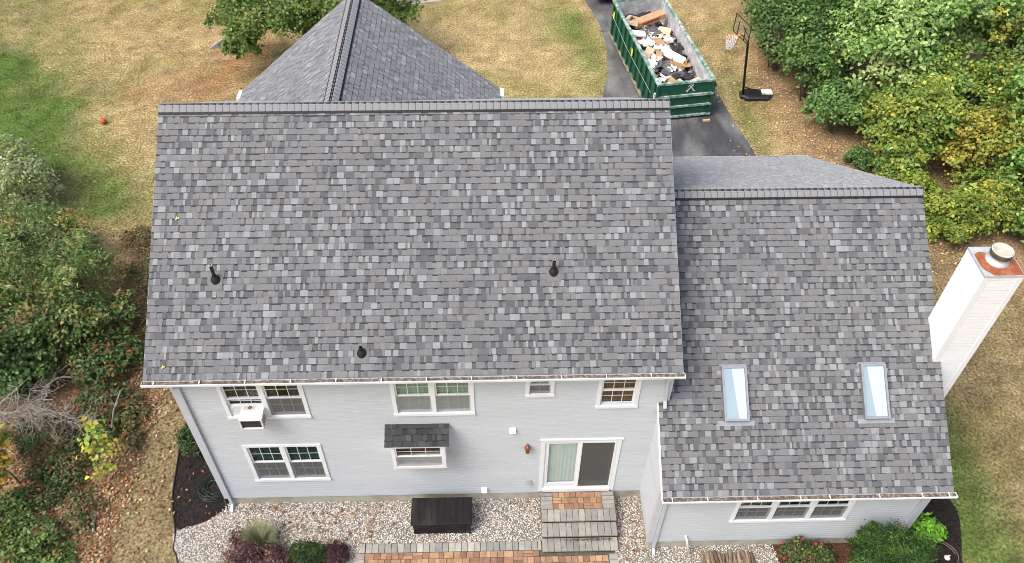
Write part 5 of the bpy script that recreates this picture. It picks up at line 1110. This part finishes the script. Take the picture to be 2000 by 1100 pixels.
for s in (-.24, .24): fr.obox(bc+tb*s+uz*-.1, tb*.014, nb*.015, uz*.26)
bo = fr.build('backboard_frame', 'black_metal', hp)
MB().obox(bc, tb*(hw2-.02), nb*.004, uz*(hh-.02)).build('backboard_panel', 'glass', hp)
rc = bc+nb*.38+uz*-.27; ring = [rc+(nb*math.cos(a)+tb*math.sin(a))*.228 for a in [i*2*math.pi/24 for i in range(25)]]
MB().tube(ring, .011, 6, False).build('rim', 'orange', hp); MB().obox(bc+nb*.08+uz*-.27, nb*.08, tb*.06, uz*.02).build('rim_bracket', 'orange', hp)
nt_ = MB()
for i in range(12):
    for sg in (1, -1):
        pl = []
        for j in range(5): a = (i+sg*j*.5)*2*math.pi/12; rr = .225-.028*j; pl.append(rc+(nb*math.cos(a)+tb*math.sin(a))*rr+uz*(-.125*j))
        nt_.tube(pl, .013, 3, False)
nt_.build('net', 'net', hp)
sheetb = MB(); sheetb.cbox(18.0, 18.42, 17.95, 18.22, .17, .27, .04); sheetb.build('sandbag', 'paper', label='white sandbag lying on the hoop base', cat='bag')
MB().lathe((18.05, 17.95, .2), [(0, -.04), (.06, -.02), (.07, .02), (.03, .05), (0, .05)], 8).build('leaf_pile', 'card', label='little brown leaf clump beside the white sandbag', cat='leaf clump')
bb = thing('basketball', 'orange basketball lying on the dry lawn', 'ball', (-8.35, 16.6, .12))
prof = [(.12*math.sin(math.pi*i/12), -.12*math.cos(math.pi*i/12)) for i in range(13)]
MB().lathe((-8.35, 16.6, .12), prof, 20).build('ball_skin', 'ball', bb, smooth=True)
for ax in ((1, 0, 0), (0, 1, 0), (0, 0, 1)):
    A = Vector(ax); e1 = A.orthogonal().normalized(); e2 = A.cross(e1); MB().tube([Vector((-8.35, 16.6, .12))+(e1*math.cos(q)+e2*math.sin(q))*.1195 for q in [i*2*math.pi/20 for i in range(21)]], .003, 4, False).build('seam', 'black_rubber', bb)
# concrete slabs beside the tree
sb = MB(); sb.add([(-5.5, 22.0, 0), (-4.5, 22.3, 0), (-4.5, 22.6, 0), (-5.45, 22.35, 0), (-5.45, 22.05, .06), (-4.55, 22.3, .55), (-4.55, 22.55, .55), (-5.4, 22.3, .06)], [(0, 1, 5, 4), (1, 2, 6, 5), (2, 3, 7, 6), (3, 0, 4, 7), (4, 5, 6, 7)])
sb.build('concrete_wedge', 'wet_stone', label='sloped concrete wing wall poking out under the gable tree', cat='concrete wall')
sheet_ = MB(); sheet_.cbox(-4.55, -3.9, 21.75, 22.25, .0, .06, .02); sheet_.build('stepping_stone', 'wet_stone', label='flat grey stepping stone beside the concrete wing wall', cat='stone')
# parked car at the top edge, seen from behind
car = thing('parked_car', 'black car parked on the driveway at the top edge', 'car', (12.75, 27.9, 0))
cx, w = 12.78, .90; y0 = 25.75
prof = [(0, .32), (-.02, .62), (.05, .95), (.28, 1.02), (.75, 1.50), (1.2, 1.60), (2.5, 1.58), (3.3, 1.05), (4.3, .92), (4.5, .72), (4.52, .32)]
def carloft(pr, wf, nm, m, par):
    mb = MB(); k = len(pr); rows = []
    for s in (-1, -.93, .93, 1):
        for (y, z) in pr:
            ww = w*(1-.16*max(0, z-1.0)/.6); ins = .0 if abs(s) < .95 else .05
            rows.append((cx+s*ww*wf, y0+y+(ins if y < 2 else -ins), z-(ins*.6 if z > .5 else -ins*.4)))
    fs = [(a*k+i, a*k+i+1, (a+1)*k+i+1, (a+1)*k+i) for a in range(3) for i in range(k-1)]+[tuple(range(k)), tuple(3*k+i for i in range(k))[::-1]]+[(0, k, 2*k, 3*k), (k-1, 2*k-1, 3*k-1, 4*k-1)]
    mb.add(rows, fs); return mb.build(nm, m, par)
carloft(prof, 1, 'body', 'car_paint', car)
MB().quad((cx-.68, y0+.30, 1.04), (cx+.68, y0+.30, 1.04), (cx+.60, y0+.735, 1.49), (cx-.60, y0+.735, 1.49)).build('rear_window', 'car_glass', car)
for s in (-1, 1):
    MB().box(cx+s*.72-.12, cx+s*.72+.12, y0-.03, y0+.04, .72, .88).build('tail_light', 'tail_red', car)
    for yy in (.85, 3.6):
        wh = MB(); wh.lathe((cx+s*.72, y0+yy, .33), [(0, -.1), (.30, -.1), (.33, -.07), (.33, .09), (.30, .12), (.2, .11)], 20, axis=(1, 0, 0)); wo_ = wh.build('wheel', 'tyre', car)
        MB().lathe((cx+s*.72, y0+yy, .33), [(.21, .125*s), (.18, .135*s), (0, .13*s)], 16, axis=(1, 0, 0)).build('rim', 'rim', wo_)
MB().box(cx-.85, cx+.85, y0-.05, y0+.02, .34, .58).build('bumper', 'car_paint', car); MB().box(cx-.26, cx+.26, y0-.06, y0-.051, .60, .71).build('number_plate', 'paper', car)

# ------------------------------------------------------------------ small scatter (stuff): grass blades, leaves, stones, chips
HOUSEBOX = [(-.05, -.02, 10.7, 9.9), (10.6, -1.43, 16.9, 9.85)]
def keep_lawn(P):
    k = np.ones(len(P), bool)
    for x0, y0_, x1, y1 in HOUSEBOX: k &= ~((P[:, 0] > x0) & (P[:, 0] < x1) & (P[:, 1] > y0_) & (P[:, 1] < y1))
    for pl in [DRIVE, MULCH_L, MULCH_R]+GRAVEL_POLYS: k &= ~inpoly(P, pl)
    k &= ~((P[:, 0] > 3.3) & (P[:, 0] < 9.9) & (P[:, 1] < 0)); k &= ~((P[:, 0] > 13.7) & (P[:, 0] < 16.9) & (P[:, 1] < -1.3))
    return k
r = np.random.default_rng(77)
def area_pts(n, x0, x1, y0_, y1): return np.stack([r.uniform(x0, x1, n), r.uniform(y0_, y1, n)], 1)
P = np.concatenate([area_pts(150000, -19, 0, 8, 30), area_pts(36000, -7, 0, -3.2, 9), area_pts(60000, -1, 12, 9.5, 30), area_pts(45000, 15.5, 24, 8, 28), area_pts(60000, 16.8, 25, -3.2, 10)])
P = P[keep_lawn(P)]
br_ = blob(P[:, 0], P[:, 1], BROWNS); P = P[r.random(len(P)) > np.clip(br_*.75, 0, .85)]
n = len(P); c = lawn_col(P[:, 0], P[:, 1])*r.uniform(.65, 1.45, (n, 1)); a = r.uniform(0, 6.28, n); h = r.uniform(.02, .06, n); w = r.uniform(.008, .02, n); B = np.concatenate([P, np.zeros((n, 1))], 1)
sv = np.stack([np.cos(a), np.sin(a), np.zeros(n)], 1)*w[:, None]; tp = B+np.stack([r.normal(0, .04, n), r.normal(0, .04, n), h], 1)
V = np.stack([B-sv, B+sv, tp], 1).reshape(-1, 3); o = mesh_np('grass', V, np.arange(n*3).reshape(n, 3), 'blade', tint=np.repeat(c, 3, 0), kind='stuff'); tag(o, 'short dry straw and green lawn grass around the house', 'grass')

LEAFPAL = np.array([(.36, .20, .11), (.27, .14, .08), (.42, .29, .17), (.20, .11, .065), (.46, .34, .19), (.34, .14, .06), (.15, .09, .05)])
def scatter_leaves(name, label, P, size, pal, seed, zoff=.02):
    r = np.random.default_rng(seed); n = len(P); C = np.concatenate([P, r.uniform(zoff, zoff+.03, (n, 1))], 1); nm = r.normal(size=(n, 3))*.35; nm[:, 2] += 1
    V, F, c = leaves_np(C, nm, size*r.uniform(.5, 1.3, n), .65, pal[r.integers(0, len(pal), n)]*r.uniform(.6, 1.25, (n, 1)), r, fold=.12)
    V[:, 2] = np.maximum(V[:, 2], .006)
    o = mesh_np(name, V, F, 'litter', tint=c, kind='stuff'); return tag(o, label, 'leaves')
P = np.concatenate([area_pts(17000, -8, -2.6, -3, 9), area_pts(2600, -3.6, -1.2, -3, 6), area_pts(800, -4.5, -2.5, 8, 11)])
wgt = np.clip(blob(P[:, 0], P[:, 1], [(-4.2, 2, 1.6, 6, 1.1), (-2.6, 3.2, .8, 2.2, .9), (-6, 4, 2, 5, .8), (-3.2, -.5, 1.3, 2, .35)]), .04, 1); P = P[(r.random(len(P)) < wgt) & keep_lawn(P)]
scatter_leaves('fallen_leaves', 'brown and orange fallen leaves carpeting the left side yard', P, .095, LEAFPAL, 1)
P = np.concatenate([area_pts(9500, 16.6, 24, 8, 25), area_pts(900, 17, 25, -3, 8)]); dd = blob(P[:, 0], P[:, 1], [(20, 15, 1.6, 5, 1), (18.6, 19, 1.4, 4, .9), (22.5, 8.8, 2.5, 2, 1)]); P = P[(r.random(len(P)) < np.clip(dd, .05, 1)) & keep_lawn(P)]
scatter_leaves('fallen_leaves', 'pale yellow and brown fallen leaves on the right lawn by the wood', P, .085, np.array([(.55, .42, .20), (.48, .34, .13), (.40, .24, .10), (.60, .50, .28)]), 2)
P = np.concatenate([area_pts(45, -1.6, -.2, -.6, 2.5), area_pts(160, .5, 4, -1.2, -.05), area_pts(60, 9.9, 10.6, -2, 0), area_pts(12, 4, 8, -1.2, 0)])
scatter_leaves('fallen_leaves', 'few rusty fallen leaves on the white gravel and dark mulch', P, .09, LEAFPAL, 3, .045)
P = np.concatenate([area_pts(120, -14, 4, 9.7, 25), area_pts(260, 15, 17.4, 10, 20)]); P = P[keep_lawn(P) | ((P[:, 0] > 16.1) & (P[:, 1] > 10.2))]; scatter_leaves('fallen_leaves', 'scattered tan leaves on the open lawn and driveway edge behind the house', P, .10, np.array([(.55, .45, .25), (.45, .30, .15)]), 4)
# gravel stones
octv = np.array([(1, 0, 0), (0, 1, 0), (-1, 0, 0), (0, -1, 0), (0, 0, 1), (0, 0, -1)], float); octf = np.array([(0, 1, 4), (1, 2, 4), (2, 3, 4), (3, 0, 4), (1, 0, 5), (2, 1, 5), (3, 2, 5), (0, 3, 5)])
P = np.concatenate([area_pts(34000, -1.3, 8.0, -2.7, .0), area_pts(12000, 9.8, 14.1, -2.7, .0)]); P = P[inpoly(P, GRAVEL_POLYS[0]) | inpoly(P, GRAVEL_POLYS[1])]
P = P[~((P[:, 0] > 4.83) & (P[:, 0] < 6.19) & (P[:, 1] > -.93) & (P[:, 1] < -.29))]
n = len(P); s = r.uniform(.011, .027, (n, 1, 3))*np.array([1, 1, .75]); vv = octv[None]*s*r.uniform(.75, 1.25, (n, 6, 1)); a = r.uniform(0, 6.28, n); ca, sa = np.cos(a)[:, None], np.sin(a)[:, None]
vx = vv[..., 0]*ca-vv[..., 1]*sa; vy = vv[..., 0]*sa+vv[..., 1]*ca; tl = r.normal(0, .35, (n, 1)); vz = vv[..., 2]+vx*tl
V = np.stack([vx+P[:, :1], vy+P[:, 1:], vz+r.uniform(.016, .040, (n, 1))], 2).reshape(-1, 3)
SP = np.array([(.74, .71, .66), (.82, .80, .77), (.64, .59, .52), (.54, .47, .39), (.42, .38, .34), (.70, .63, .54), (.80, .77, .72), (.24, .22, .20)])
c = SP[r.integers(0, 8, n)]*r.uniform(.8, 1.15, (n, 1)); F = (np.arange(n)[:, None, None]*6+octf[None]).reshape(-1, 3)
o = mesh_np('gravel', V, F, 'stone', tint=np.repeat(c, 6, 0), kind='stuff'); tag(o, 'white and tan pebble gravel along the back walls', 'gravel')
# mulch chips
P = np.concatenate([area_pts(5000, -1.8, 0, -.7, 6), area_pts(5000, 16.9, 18.8, -2.8, 3), area_pts(3000, 13.9, 16.3, -2.7, -1.4)]); P = P[inpoly(P, MULCH_L) | inpoly(P, MULCH_R) | ((P[:, 0] > 13.9) & (P[:, 0] < 16.3))]
n = len(P); C = np.concatenate([P, r.uniform(.02, .045, (n, 1))], 1); nm = r.normal(size=(n, 3))*.5; nm[:, 2] += 1; cc = np.where((C[:, :1] > 13.8) & (C[:, :1] < 16.2), np.array([[.11, .05, .03]]), np.array([[.02, .016, .014]]))*r.uniform(.5, 1.9, (n, 1))
V, F, c = leaves_np(C, nm, r.uniform(.03, .08, n), .35, cc, r, fold=.05); o = mesh_np('mulch_chips', V, F, 'litter', tint=c, kind='stuff'); tag(o, 'dark bark mulch chips in the planting beds', 'mulch')
# leaf stuck on the roof
def roofleaf(x, y, label, s=.05, colm='yellow'):
    z = roof_at(x, y)+.02; mb = MB(); q = random.Random(int(x*100))
    for i in range(3):
        a = i*2.1; c0 = Vector((x, y, z))+Vector((math.cos(a)*s*.8, math.sin(a)*s*.8, 0)); e = Vector((math.cos(a)*s, math.sin(a)*s, math.sin(a)*s*ms)); f = Vector((-math.sin(a)*s*.6, math.cos(a)*s*.6, math.cos(a)*s*.6*ms))
        mb.add([c0-e, c0+f+mn*.01, c0+e+mn*.015, c0-f+mn*.01], [(0, 1, 2, 3)], (.50, .52, .12))
    mb.build('fallen_leaf', 'litter', label=label, cat='leaf')
roofleaf(.15, 2.61, 'yellow green leaf sprig on the upper left shingles', .032); roofleaf(.02, -.02, 'pale leaf on the roof above the left gutter end', .028)
